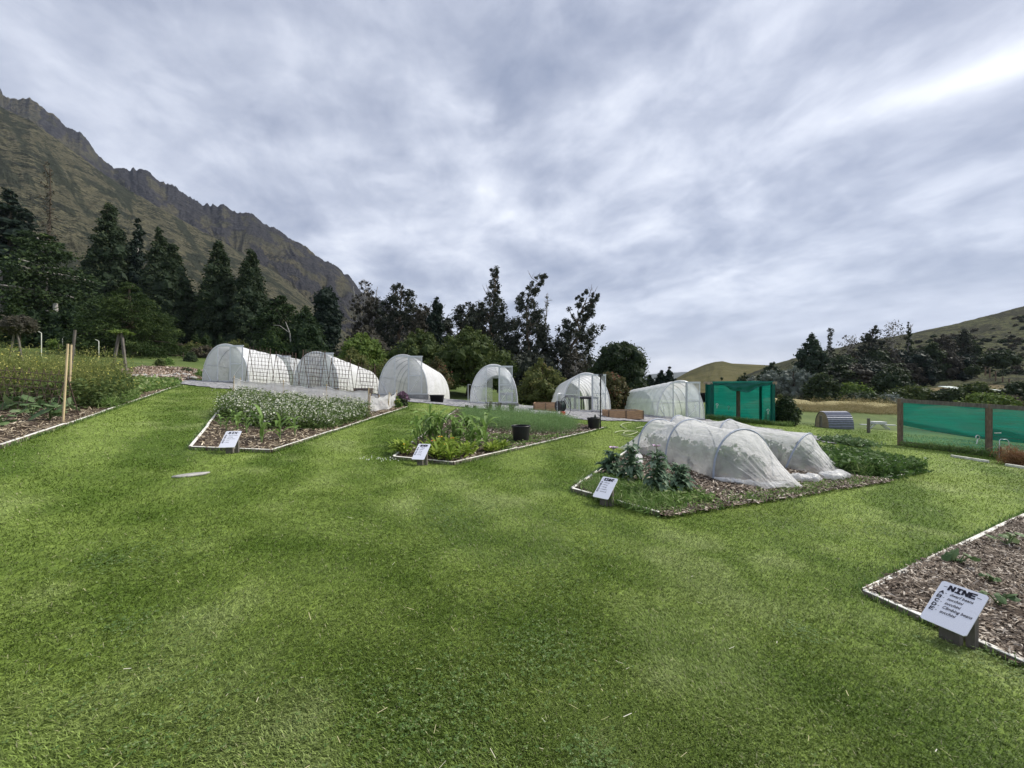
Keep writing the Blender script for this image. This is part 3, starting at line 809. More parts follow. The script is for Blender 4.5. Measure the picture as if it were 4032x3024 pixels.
def letters(g, txt, x, y, h, w, gap, wd, z, rj):
    for ch in txt:
        for s_ in STROKE.get(ch, []):
            stroke(g, [(x + (p_[0] + rj.uniform(-.04, .04)) * w + p_[1] * h * .06, y + (p_[1] + rj.uniform(-.03, .03)) * h) for p_ in s_], wd, z)
        x += w + gap
    return x
def script_text(g, txt, x, y, size, z):
    cu = bpy.data.curves.new('t', 'FONT'); cu.body = txt; cu.size = size; cu.shear = .25; cu.resolution_u = 2; cu.offset = .0006
    o = bpy.data.objects.new('t', cu); COL.objects.link(o)
    dg = bpy.context.evaluated_depsgraph_get(); dg.update()
    me = bpy.data.meshes.new_from_object(o.evaluated_get(dg))
    V = np.array([v_.co[:] for v_ in me.vertices]) * np.array([.74, 1, 1])
    for pl_ in me.polygons:
        f = list(pl_.vertices); 
        for k in range(1, len(f) - 1): g.add(V[[f[0], f[k], f[k + 1]]] + np.array([x, y, z]), [(0, 1, 2)])
    bpy.data.objects.remove(o); bpy.data.curves.remove(cu); bpy.data.meshes.remove(me)
def scribble(g, x, y, length, h, z, rj, wd, tail=False):
    n = max(4, int(length / (h * .42))); pts = []
    for k in range(n):
        pts.append((x + length * k / (n - 1), y + (h * rj.uniform(.55, 1.0) if k % 2 else h * rj.uniform(0, .15))))
    stroke(g, pts, wd, z)
    if tail: stroke(g, [(x + length, y + h * .5), (x + length * .98, y - h * .7), (x + length * .9, y - h * .8)], wd, z)
def sign(name, bl, br, lines, label, hgt=.36, bottom=.12, tilt=37, hw=.020, mini=False):
    bl = np.array(bl); br = np.array(br); wd = np.linalg.norm(br - bl); c = (bl + br) / 2; u = (br - bl) / wd
    zg = g1(*c)
    t = thing('bed_sign', label, 'sign', (c[0], c[1], zg), math.atan2(u[1], u[0]), 'white hand lettered bed signs')
    # local: x along bottom edge, y away from reader, board rises backwards
    ca, sa = math.cos(R(tilt)), math.sin(R(tilt))
    M = Matrix(((1, 0, 0, 0), (0, ca, -sa, 0), (0, sa, ca, bottom), (0, 0, 0, 1)))
    g = Geo(); k = .012; W2 = wd / 2
    pr = [(-W2 + k, 0), (W2 - k, 0), (W2, k), (W2, hgt - k), (W2 - k, hgt), (-W2 + k, hgt), (-W2, hgt - k), (-W2, k)]
    n = len(pr)
    g.add([(a, b, 0) for a, b in pr] + [(a, b, -.006) for a, b in pr], np.zeros((0, 4)))
    Vv = g.V.pop(); g.T.pop(); g.n = 0
    g.add(np.concatenate([Vv, [(0, hgt / 2, 0), (0, hgt / 2, -.006)]]), [(i, (i + 1) % n, 2 * n) for i in range(n)] + [(n + (i + 1) % n, n + i, 2 * n + 1) for i in range(n)])
    g.add(Vv, [(i, n + i, n + (i + 1) % n, (i + 1) % n) for i in range(n)])
    b = g.obj('board', m_signw, t); b.matrix_local = M
    g = Geo(); rj = random.Random(name)
    tw = wd * .60 / len(name); x0 = -len(name) * tw / 2 + .004; z = .0014
    letters(g, name, x0, hgt * .825, hgt * .105, tw * .72, tw * .28, hw * .62, z, rj)
    stroke(g, [(x0 - wd * .12, hgt * .875), (x0 - wd * .045, hgt * .88)], .004, z); stroke(g, [(-x0 + wd * .03, hgt * .875), (-x0 + wd * .115, hgt * .87)], .004, z)
    for i, (L_, txt) in enumerate(zip('ABCDE', lines)):
        yb = hgt * (.70 - .108 * i)
        letters(g, L_, -wd * .42, yb, hgt * .068, wd * .085, .01, .0062, z, rj)
        stroke(g, [(-wd * .30, yb + hgt * .03), (-wd * .265, yb + hgt * .03)], .0028, z)
        if isinstance(txt, str): script_text(g, txt, -wd * .20, yb + .002, hgt * .092, z)
        else:
            xx = -wd * .21
            for q_ in txt:
                scribble(g, xx, yb + hgt * .012, abs(q_) * wd, hgt * .036, z, rj, .0030, q_ < 0); xx += abs(q_) * wd + wd * .035
    l = g.obj('lettering', m_ink, b)
    g = Geo(); g.box((0, .11, .03), (wd * .44, .05, .28)); g.box((wd * .34, .17, .04), (.045, .045, .36))
    g.obj('post', m_greyt, t)
    return t
sign('SIX', (-4.73, 6.44), (-4.495, 6.477), [(.27, .26), (-.30,), (.26, .22), (.19,), (.22,)], 'white hand lettered sign reading SIX standing before the corn', hgt=.335, tilt=45)
sign('SEVEN', (-1.683, 6.69), (-1.464, 6.646), ['3 Sisters', (.32,), (-.26,), (.28,), (-.30,)], 'white hand lettered sign reading SEVEN standing before the marigolds')
sign('EIGHT', (1.067, 5.31), (1.237, 5.16), [(-.32,), (-.26,), (-.27,), (.36,), (.40,)], 'white hand lettered sign reading EIGHT standing before the poppies')
sign('NINE', (2.916, 2.865), (2.995, 2.64), ['dwarf beans', 'zucchini', 'zucchini', 'Climbing beans', 'zucchini'], 'white hand lettered sign reading NINE in the corner of the bare bed')

# ================================================================ pots and planters
def pot(x, y, rt, h, label):
    t = thing('plant_pot', label, 'plant pot', (x, y, g1(x, y) + .04), 0, 'large black plastic pots on the SEVEN bed')
    g = Geo(); rb = rt * .80
    g.lathe([(.001, 0), (rb, 0), (rb + .004, .01), (rt * .93, h * .80), (rt * .93, h * .84), (rt * .96, h * .86), (rt * .97, h * .90), (rt * .93, h * .90), (rt * .90, h * .86), (rb * .95, .06), (.001, .055)], n=32)
    g.obj('body', m_black, t)
    g = Geo(); g.lathe([(rt * .94, h * .90), (rt * 1.0, h * .91), (rt * 1.03, h * .95), (rt * 1.0, h), (rt * .94, h), (rt * .93, h * .95), (rt * .94, h * .90)], n=32); g.obj('rim', m_black, t)
    g = Geo(); g.lathe([(.001, h * .62), (rt * .86, h * .62)], n=24); g.obj('compost', m_soil, t)
    return t
pp = gp(2052, 1750); pot(pp.x, pp.y + .2, .235, .40, 'large black plastic pot standing empty in the middle of the SEVEN bed')
pq = gp(2340, 1693); pot(pq.x, pq.y + .1, .235, .38, 'black plastic pot beside the black pole at the corner of the SEVEN bed')
pk = gp(2364, 1690); g = Geo(); g.tube([(pk.x, pk.y, pk.z), (pk.x + .01, pk.y, pk.z + 1.95)], .022, 8); g.tube([(pk.x - .07, pk.y, pk.z + 1.95), (pk.x + .09, pk.y, pk.z + 1.95)], .03, 8); g.tube([(pk.x, pk.y, pk.z + 1.55), (pk.x, pk.y, pk.z + 1.68)], .032, 8)
g.V = [v_ - np.array(pk) for v_ in g.V]; o = g.obj('sprinkler_pole', m_black); o.location = pk
tag(o, 'tall black sprinkler pole rising beside a black pot', 'pole')
def planter(x, y, w, d, h, rz, label, mat, planks=2):
    t = thing('planter_box', label, 'planter', (x, y, g1(x, y)), rz, 'timber planter boxes by the gravel path')
    for k in range(planks):
        z0 = h * (k + .5) / planks; hh = h / planks - .008
        for c_, s_ in (((0, -d / 2, z0), (w, .04, hh)), ((0, d / 2, z0), (w, .04, hh)), ((-w / 2, 0, z0), (.04, d - .04, hh)), ((w / 2, 0, z0), (.04, d - .04, hh))):
            g = Geo(); g.box(c_, s_); g.obj('plank', mat, t)
    for i in (-1, 0, 1):
        g = Geo(); g.box((i * (w / 2 - .02), -d / 2 - .035, h / 2), (.05, .03, h + .01)); g.obj('upright', m_postt, t)
    g = Geo(); g.box((0, 0, h * .86), (w - .06, d - .06, .04)); g.obj('compost', m_soil, t)
    return t
q = gp(2112, 1616); planter(q.x + .55, q.y + .6, 1.25, 1.3, .42, -.12, 'pale timber planter box between the two middle polytunnels', m_timber)
q = gp(2462, 1651); planter(q.x, q.y + .5, 1.75, 1.1, .42, .03, 'warm timber planter box in front of the clear polytunnel', m_timber)
q = gp(1092, 1516); planter(q.x, q.y + .3, 1.15, .6, .30, 0, 'grey timber planter box with a leafy yellowish bush behind the mesh trellises', m_greyt)
q = gp(1425, 1548); planter(q.x, q.y + .3, .95, .6, .30, 0, 'grey timber planter box with a white flowering bush behind the net fence', m_greyt)
q = gp(1721, 1585); t = thing('planter_box', 'black plastic planter box against the white side of a polytunnel', 'planter', (q.x, q.y, q.z), .05)
g = Geo(); g.lathe([(.30, 0), (.44, .0), (.50, .36), (.52, .36), (.52, .40), (.47, .40), (.43, .30), (.001, .30)], n=4)
for i in range(len(g.V)): g.V[i] = g.V[i] @ np.array(Matrix.Rotation(R(45), 3, 'Z')).T * np.array([.98, .62, 1])
g.obj('tub', m_black, t)
# little steel post beside the straight on tunnel
q = gp(1843, 1605); g = Geo(); g.tube([(0, 0, 0), (0, 0, 1.12)], .018, 6); g.tube([(0, 0, 1.10), (.14, 0, 1.10)], .014, 6); o = g.obj('tap_standpipe', m_alu); o.location = q; tag(o, 'thin white standpipe beside the straight on polytunnel', 'standpipe')
# hose reel in front of tunnel five
def reel(q, rz, label, frame, hub, drum, s=1.0):
    t = thing('hose_reel', label, 'hose reel', q, rz, None, s)
    g = Geo()
    g.tube([(-.18, 0, 0), (-.16, .02, .5), (-.15, .05, .95), (-.10, .08, 1.03), (.10, .08, 1.03), (.15, .05, .95), (.16, .02, .5), (.18, 0, 0)], .016, 6)
    g.tube([(-.18, 0, 0), (-.18, -.28, .04)], .016, 6); g.tube([(.18, 0, 0), (.18, -.28, .04)], .016, 6); g.tube([(-.18, -.28, .04), (.18, -.28, .04)], .016, 6)
    g.obj('frame', frame, t)
    g = Geo()
    for k in range(5):
        rr_ = .20 + .012 * (k % 2); xx = -.11 + .055 * k
        g.tube([(xx, .0 + rr_ * math.cos(a), .42 + rr_ * math.sin(a)) for a in np.linspace(0, 2 * math.pi, 25)], .03, 6, cap=False)
    g.obj('coiled_hose', drum, t)
    for s_ in (-1, 1):
        g = Geo(); g.tube([(s_ * .145, 0, .42), (s_ * .155, 0, .42)], .26, 24); g.obj('reel_flange', m_black, t)
    g = Geo(); g.tube([(-.2, 0, .42), (.24, 0, .42)], .025, 8); g.tube([(.24, 0, .42), (.24, .12, .42)], .014, 6); g.obj('crank_handle', frame, t)
    g = Geo(); g.box((-.02, -.24, .10), (.20, .14, .16)); g.obj('base', hub, t)
    return t
q = gp(2206, 1634); reel((q.x, q.y, q.z), .5, 'green hose reel with a red base in front of a polytunnel', m_alu, m_red, plain('dark_green_hose', (.03, .05, .045), .5, .3, .2, 8, 0, 0))
q = gp(2228, 1638); g = Geo(); g.tube([(.25 * math.cos(a), .05, .45 + .45 * math.sin(a)) for a in np.linspace(-1.4, 2.6, 20)], .014, 6); g.tube([(-.21, .05, .7), (-.21, .05, 0)], .02, 6)
o = g.obj('garden_tap', m_black); o.location = q; tag(o, 'dark standpipe tap with looped hose beside the hose reel', 'tap')
# hose lying on the lawn
def hose(pts, label):
    P = [gp(u, v) for u, v in pts]
    Q = []
    for i in range(len(P) - 1):
        a = P[max(i - 1, 0)]; b = P[i]; c = P[i + 1]; d = P[min(i + 2, len(P) - 1)]
        for s_ in np.linspace(0, 1, 8, endpoint=False):
            Q.append(.5 * (2 * b + (c - a) * s_ + (2 * a - 5 * b + 4 * c - d) * s_ ** 2 + (3 * b - a - 3 * c + d) * s_ ** 3))
    Q.append(P[-1]); o0 = Q[0].copy()
    Q = [Vector((p_.x, p_.y, g1(p_.x, p_.y) + .035)) - o0 for p_ in Q]
    g = Geo(); g.tube(Q, .016, 6); o = g.obj('garden_hose', m_hose); o.location = o0
    tag(o, label, 'hose')
hose([(2420, 1708), (2440, 1702), (2480, 1699), (2510, 1704), (2480, 1716), (2455, 1712), (2470, 1703), (2520, 1709), (2535, 1720), (2520, 1728), (2470, 1722), (2447, 1716)], 'pale green hose lying in loops on the lawn left of the net tunnels')
hose([(2468, 1694), (2445, 1680), (2455, 1671), (2485, 1666)], 'short pale hose end curling on the lawn by the gravel')
hose([(2505, 1690), (2530, 1684), (2562, 1683), (2575, 1687), (2560, 1692)], 'pale hose running under the corner of the net tunnel')

# ================================================================ green shade cloth shed
def cloth(P00, P10, P01, P11, n=24, m=12, amp=.03, sag=0.0, seed=0.0):
    P00, P10, P01, P11 = map(np.array, (P00, P10, P01, P11))
    a = np.linspace(0, 1, n)[:, None, None]; b = np.linspace(0, 1, m)[None, :, None]
    P = P00 * (1 - a) * (1 - b) + P10 * a * (1 - b) + P01 * (1 - a) * b + P11 * a * b
    nn = np.cross(P10 - P00, P01 - P00); nn = nn / np.linalg.norm(nn)
    w_ = (fbm(a[..., 0] * 5 + b[..., 0] * 1.5 + seed, b[..., 0] * 3 + a[..., 0] * 2, 3) - .5) * 2 * amp * np.sin(np.pi * np.clip(a[..., 0], .02, .98)) ** .4
    P = P + nn * w_[..., None]
    if sag: P[..., 2] -= sag * np.sin(np.pi * a[..., 0]) * (1 - b[..., 0]) * np.ones_like(b[..., 0])
    return P
FL = np.array((12.75, 25.5)); FR = np.array((15.45, 23.7)); BK = np.array((.95, 2.6)); zt = 1.78
zf = {k: g1(*p_) for k, p_ in (('FL', FL), ('FR', FR), ('BL', FL + BK), ('BR', FR + BK))}
ztop = max(zf['FL'], zf['FR']) + 2.32
shed = thing('shade_shed', 'open fronted shed hung with green shade cloth beside the clear polytunnel', 'shed', (FL[0], FL[1], zf['FL']))
cor = {'FL': FL, 'FR': FR, 'BL': FL + BK, 'BR': FR + BK, 'FM': (FL * .48 + FR * .52) + BK * .5}
zf['FM'] = g1(*cor['FM'])
def v3(k, z): return (cor[k][0], cor[k][1], z)
for k in ('FL', 'FR', 'BL', 'BR', 'FM'):
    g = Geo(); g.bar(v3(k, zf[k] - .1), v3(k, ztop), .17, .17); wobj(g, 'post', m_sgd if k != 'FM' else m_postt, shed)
for a, b in (('FL', 'FR'), ('BL', 'BR'), ('FL', 'BL'), ('FR', 'BR')):
    g = Geo(); A_ = Vector(v3(a, ztop + .02)); B_ = Vector(v3(b, ztop + .02)); e = (B_ - A_).normalized() * (.22 if a[0] == b[0] else .1)
    g.bar(A_ - e, B_ + e, .07, .17); wobj(g, 'beam', m_ply, shed)
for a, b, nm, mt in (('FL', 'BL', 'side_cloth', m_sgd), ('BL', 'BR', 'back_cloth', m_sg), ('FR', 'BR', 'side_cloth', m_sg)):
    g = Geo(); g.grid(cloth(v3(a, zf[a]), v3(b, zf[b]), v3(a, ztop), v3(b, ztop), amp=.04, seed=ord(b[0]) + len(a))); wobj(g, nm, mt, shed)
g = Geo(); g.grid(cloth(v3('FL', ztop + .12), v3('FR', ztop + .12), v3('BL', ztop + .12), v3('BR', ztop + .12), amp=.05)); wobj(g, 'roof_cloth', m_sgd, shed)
u_ = (FR - FL) / np.linalg.norm(FR - FL); off = np.array([-BK[0], -BK[1]]) / np.linalg.norm(BK) * .11
n_, m__ = 60, 10; P = np.zeros((n_, m__, 3))
for i in range(n_):
    a = i / (n_ - 1); c = FL + (FR - FL) * a + off
    low = .22 + .46 * math.sin(math.pi * min(1, max(0, (a - .12) / .8))) ** 1.6 + .05 * math.sin(a * 23)
    for j in range(m__):
        b = j / (m__ - 1)
        fold = .05 * math.sin(a * 40 + b * 5) * b + .06 * math.sin(b * 9 + a * 6)
        P[i, j] = (c[0] + off[0] * fold * 6, c[1] + off[1] * fold * 6, ztop + .13 - b * low)
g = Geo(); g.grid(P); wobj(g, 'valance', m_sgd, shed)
# white tie hooks on the cloth
def hook(parent, p, h, lean=0.0):
    g = Geo(); p = Vector(p)
    ring = [p + Vector((math.cos(a) * h * .22 + lean * .2, 0, h * .78 + math.sin(a) * h * .22)) for a in np.linspace(-1.9, 3.6, 14)]
    g.tube([p, p + Vector((lean * .12, 0, h * .3)), p + Vector((lean * .2 - .0, 0, h * .58))] + ring, .017, 5); return wobj(g, 'tie_hook', m_white, parent)
for a, zz in ((.09, .75), (.40, .80), (.93, .62)):
    c = FL + (FR - FL) * a + BK * (.06 if a in (.09, .93) else .9) + (off * 1.2 if a in (.09, .93) else 0)
    hook(shed, (c[0], c[1], g1(*c) + zz), .30)
# ================================================================ green windbreak fence
A = np.array((16.40, 16.9)); d_ = np.array((1.72, -1.70)); fence = thing('windbreak_fence', 'green windbreak net stretched between brown posts at the right', 'fence', (A[0], A[1], g1(*A)))
pts = [A + d_ * k for k in range(5)]
for k, p_ in enumerate(pts):
    g = Geo(); g.tube([(p_[0], p_[1], g1(*p_) - .1), (p_[0], p_[1], g1(*p_) + 1.98)], .095, 12); wobj(g, 'post', m_postt, fence)
nv = np.array([-d_[1], d_[0]]); nv = nv / np.linalg.norm(nv)
for k in range(4):
    a, b = pts[k], pts[k + 1]; za, zb = g1(*a), g1(*b)
    g = Geo(); e = -nv * .06
    g.bar((a[0] + e[0], a[1] + e[1], za + 1.90), (b[0] + e[0], b[1] + e[1], zb + 1.90), .06, .16); wobj(g, 'top_rail', m_greyt, fence)
    g = Geo(); g.bar((a[0] + e[0], a[1] + e[1], za + .10), (b[0] + e[0], b[1] + e[1], zb + .10), .05, .20); wobj(g, 'base_board', m_greyt, fence)
    o2 = nv * .06
    g = Geo(); mid_ = .62 if k else .75
    P = cloth((a[0] + o2[0], a[1] + o2[1], za + .62), (b[0] + o2[0], b[1] + o2[1], zb + .62), (a[0] + o2[0], a[1] + o2[1], za + 1.86), (b[0] + o2[0], b[1] + o2[1], zb + 1.86), 30, 14, .045, .0, k * 3.1)
    if k == 0: P[:, 0, 2] += .26 * (1 - np.linspace(0, 1, 30)) ** 1.6; P[:, 1:5, 2] += (.26 * (1 - np.linspace(0, 1, 30)) ** 1.6)[:, None] * np.array([.8, .6, .4, .2])
    g.grid(P); wobj(g, 'windbreak_net', m_wind, fence)
    o3 = nv * .09
    g = Geo(); g.grid(cloth((a[0] + o3[0], a[1] + o3[1], za + .05), (b[0] + o3[0], b[1] + o3[1], zb + .05), (a[0] + o3[0], a[1] + o3[1], za + 1.1), (b[0] + o3[0], b[1] + o3[1], zb + .75), 20, 8, .03, 0, k * 2.2 + 9)); wobj(g, 'lower_net', m_wind2, fence)
    g = Geo(); g.tube([(a[0], a[1], za + .78), (b[0], b[1], zb + .66)], .006, 4); wobj(g, 'wire', m_rust, fence)
c = pts[0] * .13 + pts[1] * .87 - nv * .06; hook(fence, (c[0], c[1], g1(*c) + .42), .33, -.25 * -1)
c = pts[1] + d_ * .05 - nv * .10; g = Geo(); g.tube([(c[0], c[1], g1(*c) + .9), (c[0] + .14, c[1] - .1, g1(*c) + .92)], .02, 5); wobj(g, 'tie_hook', m_white, fence)
q = gp(3955, 1812); reel((q.x, q.y, q.z), -.6, 'old hose reel with an orange nozzle lying at the foot of the windbreak fence', m_alu, m_orange, m_hose, .72)
# white timber edging under the fence
a = gp(3745, 1800); b = gp(3893, 1823); g = Geo(); g.bar(a + Vector((0, 0, .03)), b + Vector((0, 0, .03)), .08, .10); o = g.obj('loose_board', m_edge); tag(o, 'white weathered board lying along the foot of the windbreak fence', 'board')
a = gp(3960, 1835); b = gp(4090, 1856); g = Geo(); g.bar(a + Vector((0, 0, .03)), b + Vector((0, 0, .03)), .08, .10); o = g.obj('loose_board', m_edge); tag(o, 'white board below the old hose reel at the right edge', 'board')

# ================================================================ hut, posts and table in the right paddock
q = gp(3310, 1690); hut = thing('animal_hut', 'half round hut with ridged dark iron roof and plywood end in the right paddock', 'hut', (q.x, q.y + .5, q.z), -.03)
hw, hl, hh = .58, 1.50, 1.04
n_, ny = 45, 4; P = np.zeros((ny, n_, 3))
xs = np.linspace(-hl / 2, hl / 2, ny)
for j in range(n_):
    a = math.pi * j / (n_ - 1); rip = 1.0
    P[:, j] = np.stack([xs, np.full(ny, -math.cos(a) * hw), np.full(ny, abs(math.sin(a)) ** .8 * hh)], -1)
g = Geo()
for j in range(n_):  # ridges run along the length
    k = 1 + .016 * (1 if j % 2 else -1); P[:, j, 1] *= k; P[:, j, 2] *= k
g.grid(P, smooth=False); g.obj('roof', m_iron, hut)
g = Geo(); ct = [(-hl / 2 + .02, -math.cos(math.pi * j / 20) * hw * .96, math.sin(math.pi * j / 20) ** .8 * hh * .96) for j in range(21)] + [(-hl / 2 + .02, 0, 0)]
g.add(ct, [(j, j + 1, 21) for j in range(20)]); g.obj('end_panel', m_ply, hut); g = Geo(); g.add([(-x_, y_, z_) for x_, y_, z_ in ct], [(j, j + 1, 21) for j in range(20)]); g.obj('end_panel', m_ply, hut)
g = Geo(); g.box((-hl / 2 - .28, -.1, .06), (.5, .5, .05), .3); g.obj('ramp', m_greyt, hut)
def fpost(u, v, vt, label, w_=.16, mat=None, group='round wooden posts in the right paddock'):
    q = gp(u, v); h = (v - vt) / F * q.y; g = Geo(); g.tube([(0, 0, -.1), (0, 0, h)], [w_ / 2, w_ / 2 * .92], 10); g.tube([(0, 0, h), (0, 0, h + .01)], w_ / 2.3, 10)
    o = g.obj('fence_post', mat or m_greyt); o.location = q; return tag(o, label, 'post', group)
fpost(3232, 1684, 1637, 'short wooden post at the plywood end of the hut')
fpost(3420, 1705, 1648, 'wooden post standing between the hut and the white table')
q = gp(3478, 1692); tb = thing('picnic_table', 'low white picnic table with side benches in the right paddock', 'table', (q.x, q.y + .4, q.z), -.2)
g = Geo(); g.box((0, 0, .42), (.75, .55, .16)); g.obj('table_top', m_table, tb)
for s_ in (-1, 1):
    g = Geo(); g.box((s_ * .72, 0, .28), (.55, .24, .05)); g.obj('bench_seat', m_table, tb)
    g = Geo(); g.bar((s_ * .15, -.15, .4), (s_ * .6, -.15, 0), .06, .06); g.bar((s_ * .15, .15, .4), (s_ * .6, .15, 0), .06, .06); g.obj('leg', m_table, tb)
for (u, v, wd_, y_, lab) in ((3782, 1527, 52, 62, 'small dark shed with pale roof half hidden by bushes on the slope'), (3945, 1540, 92, 60, 'open dark shed with long pale green roof at the right edge')):
    W_ = wd_ / F * y_; x_ = pxx(u, y_); zt_ = EYE - (v - 1512) / F * y_
    t = thing('field_shed', lab, 'shed', (x_, y_, zt_ - 2.0), .05, 'sheds on the far slope')
    g = Geo(); g.box((0, 1.0, .9), (W_ * .92, 2.2, 1.9)); g.obj('wall', m_dstone, t)
    g = Geo(); g.box((0, .9, 1.98), (W_, 2.8, .10), 0, 0, .5, .16); g.obj('roof', m_roof, t)

# ================================================================ net tunnels on bed EIGHT
def hoops(centres, halves, heights, ax):
    """list of arches (points along each) for a low tunnel; ax = unit vector along its length"""
    sp = np.array([ax[1], -ax[0]]); res = []
    for (c, hf, h) in zip(centres, halves, heights):
        c = np.array(c); pts = []
        for a in np.linspace(math.pi, 0, 21):
            q_ = c + sp * math.cos(a) * hf * (1 if abs(math.cos(a)) < 1 else 1)
            z = g1(*q_) * 1.0 + .04 + h * abs(math.sin(a)) ** .85
            pts.append((q_[0], q_[1], z))
        res.append(np.array(pts))
    return res
def net_tunnel(label, centres, halves, heights, lean, ends, seed, rolls):
    ax = np.array(centres[-1], float) - np.array(centres[0], float); ax = ax / np.linalg.norm(ax)
    c0 = centres[0]
    t = thing('net_tunnel', label, 'net tunnel', (c0[0], c0[1], g1(*c0)), 0, 'white insect net tunnels on the EIGHT bed')
    H = hoops(centres, halves, heights, ax)
    for k, l_ in enumerate(lean):
        H[k][:, 0] += ax[0] * l_ * (H[k][:, 2] - H[k][0, 2]); H[k][:, 1] += ax[1] * l_ * (H[k][:, 2] - H[k][0, 2])
        g = Geo(); g.tube(H[k], .019, 8); wobj(g, 'hoop', m_hoop, t)
    rows = []
    def ground_row(c, hf, z=.03):
        sp = np.array([ax[1], -ax[0]]); r_ = []
        for a in np.linspace(math.pi, 0, 21):
            q_ = np.array(c) + sp * math.cos(a) * hf - ax * .0
            r_.append((q_[0], q_[1], g1(*q_) + .04 + z * math.sin(a)))
        return np.array(r_)
    seq = [ground_row(*ends[0])] + H + [ground_row(*ends[1])]
    rgn = np.random.default_rng(seed)
    for a, b in zip(range(len(seq) - 1), range(1, len(seq))):
        m_ = 14
        first = a == 0; last = b == len(seq) - 1
        for s_ in range(m_):
            f_ = s_ / m_
            L_ = seq[a] * (1 - f_) + seq[b] * f_
            hgt_ = np.maximum(L_[:, 2] - G(L_[:, 0], L_[:, 1]), 0)
            sg = (.11 if not (first or last) else .10) * math.sin(math.pi * f_)
            L_ = L_.copy(); L_[:, 2] -= hgt_ * sg * np.sin(np.linspace(0, math.pi, 21)) ** .5
            ctr = L_.mean(0); pin = 1 - .05 * math.sin(math.pi * f_)
            L_[:, :2] = ctr[:2] + (L_[:, :2] - ctr[:2]) * (pin if not (first or last) else 1 - .05 * math.sin(math.pi * f_))
            L_[:, 2] += (fbm(np.linspace(0, 9, 21) + seed, np.full(21, (a + f_) * 2.2), 3) - .5) * .05 * np.sin(np.linspace(0, math.pi, 21))
            rows.append(L_)
    rows.append(seq[-1]); Pn = np.array(rows)
    # refine across so that folds show
    q_ = np.linspace(0, 20, 81); i0 = np.clip(q_.astype(int), 0, 19); fr = (q_ - i0)[None, :, None]
    Pn = Pn[:, i0] * (1 - fr) + Pn[:, i0 + 1] * fr
    S_ = np.arange(Pn.shape[0])[:, None] / 14.0; Q_ = np.arange(81)[None, :] / 80.0
    wr = (ridged(Q_ * 22 + seed + S_ * 1.3, S_ * .9 + Q_ * 2, 3) - .6) * .075 * np.sin(np.pi * (S_ % 1.0)) * np.sin(np.pi * Q_) ** .3
    Pn[..., 2] += wr; Pn[..., 0] += wr * .6
    g = Geo(); g.grid(Pn); wobj(g, 'netting', m_net, t)
    # bunched hem lying on the ground
    for k, (pts_, r_) in enumerate(rolls):
        Q = []
        for i in range(len(pts_) - 1):
            for s_ in np.linspace(0, 1, 10, endpoint=False):
                a_ = np.array(pts_[i]) * (1 - s_) + np.array(pts_[i + 1]) * s_; Q.append(a_)
        Q.append(np.array(pts_[-1])); Q = np.array(Q); m_ = len(Q); ring = 14
        Pp = np.zeros((m_, ring + 1, 3)); tg = np.gradient(Q, axis=0); tg = tg / np.linalg.norm(tg, axis=1)[:, None]
        for i in range(m_):
            rr_ = r_ * (.7 + .6 * float(fbm(i * .45 + seed, k * 3.3 + .5, 2))) * min(1, .35 + 3 * min(i, m_ - 1 - i) / m_)
            nx = np.array([-tg[i][1], tg[i][0]])
            for j in range(ring + 1):
                a_ = 2 * math.pi * j / ring; w_ = rr_ * (1 + .9 * (float(fbm(i * .5 + seed, (j % ring) * 1.1, 3)) - .5))
                off_ = nx * math.cos(a_) * w_ * 1.35
                Pp[i, j] = (Q[i][0] + off_[0], Q[i][1] + off_[1], g1(Q[i][0], Q[i][1]) + .05 + r_ * .5 + math.sin(a_) * w_ * .8)
        g = Geo(); g.grid(Pp); wobj(g, 'gathered_hem', m_netd, t)
    return t
def gxy(u, v):
    p_ = gp(u, v); return (p_.x, p_.y)
net_tunnel('nearer white net tunnel with three hoops on the EIGHT bed', [(4.44, 7.64), (4.0, 8.9), (3.6, 9.75)], [.80, .74, .66], [.93, .95, .84], [0, 0, 0],
    [((4.75, 6.95), .55), ((3.2, 10.3), .6)], 5,
    [([gxy(2812, 1900), gxy(2850, 1907), gxy(2900, 1914), gxy(2960, 1921), gxy(3024, 1930), gxy(3070, 1924), gxy(3112, 1914)], .055), ([gxy(2520, 1845), gxy(2512, 1822), gxy(2518, 1800)], .06)])
net_tunnel('farther white net tunnel behind the three hooped one, its end hoop leaning over', [(6.75, 9.45), (5.85, 10.75), (4.95, 11.85)], [.72, .74, .66], [.80, .90, .84], [-.30, 0, 0],
    [((7.25, 8.95), .75), ((4.4, 12.6), .6)], 9,
    [([gxy(3113, 1900), gxy(3150, 1902), gxy(3190, 1903), gxy(3216, 1893)], .10), ([gxy(3236, 1896), gxy(3265, 1895), gxy(3300, 1890), gxy(3322, 1880)], .11)])

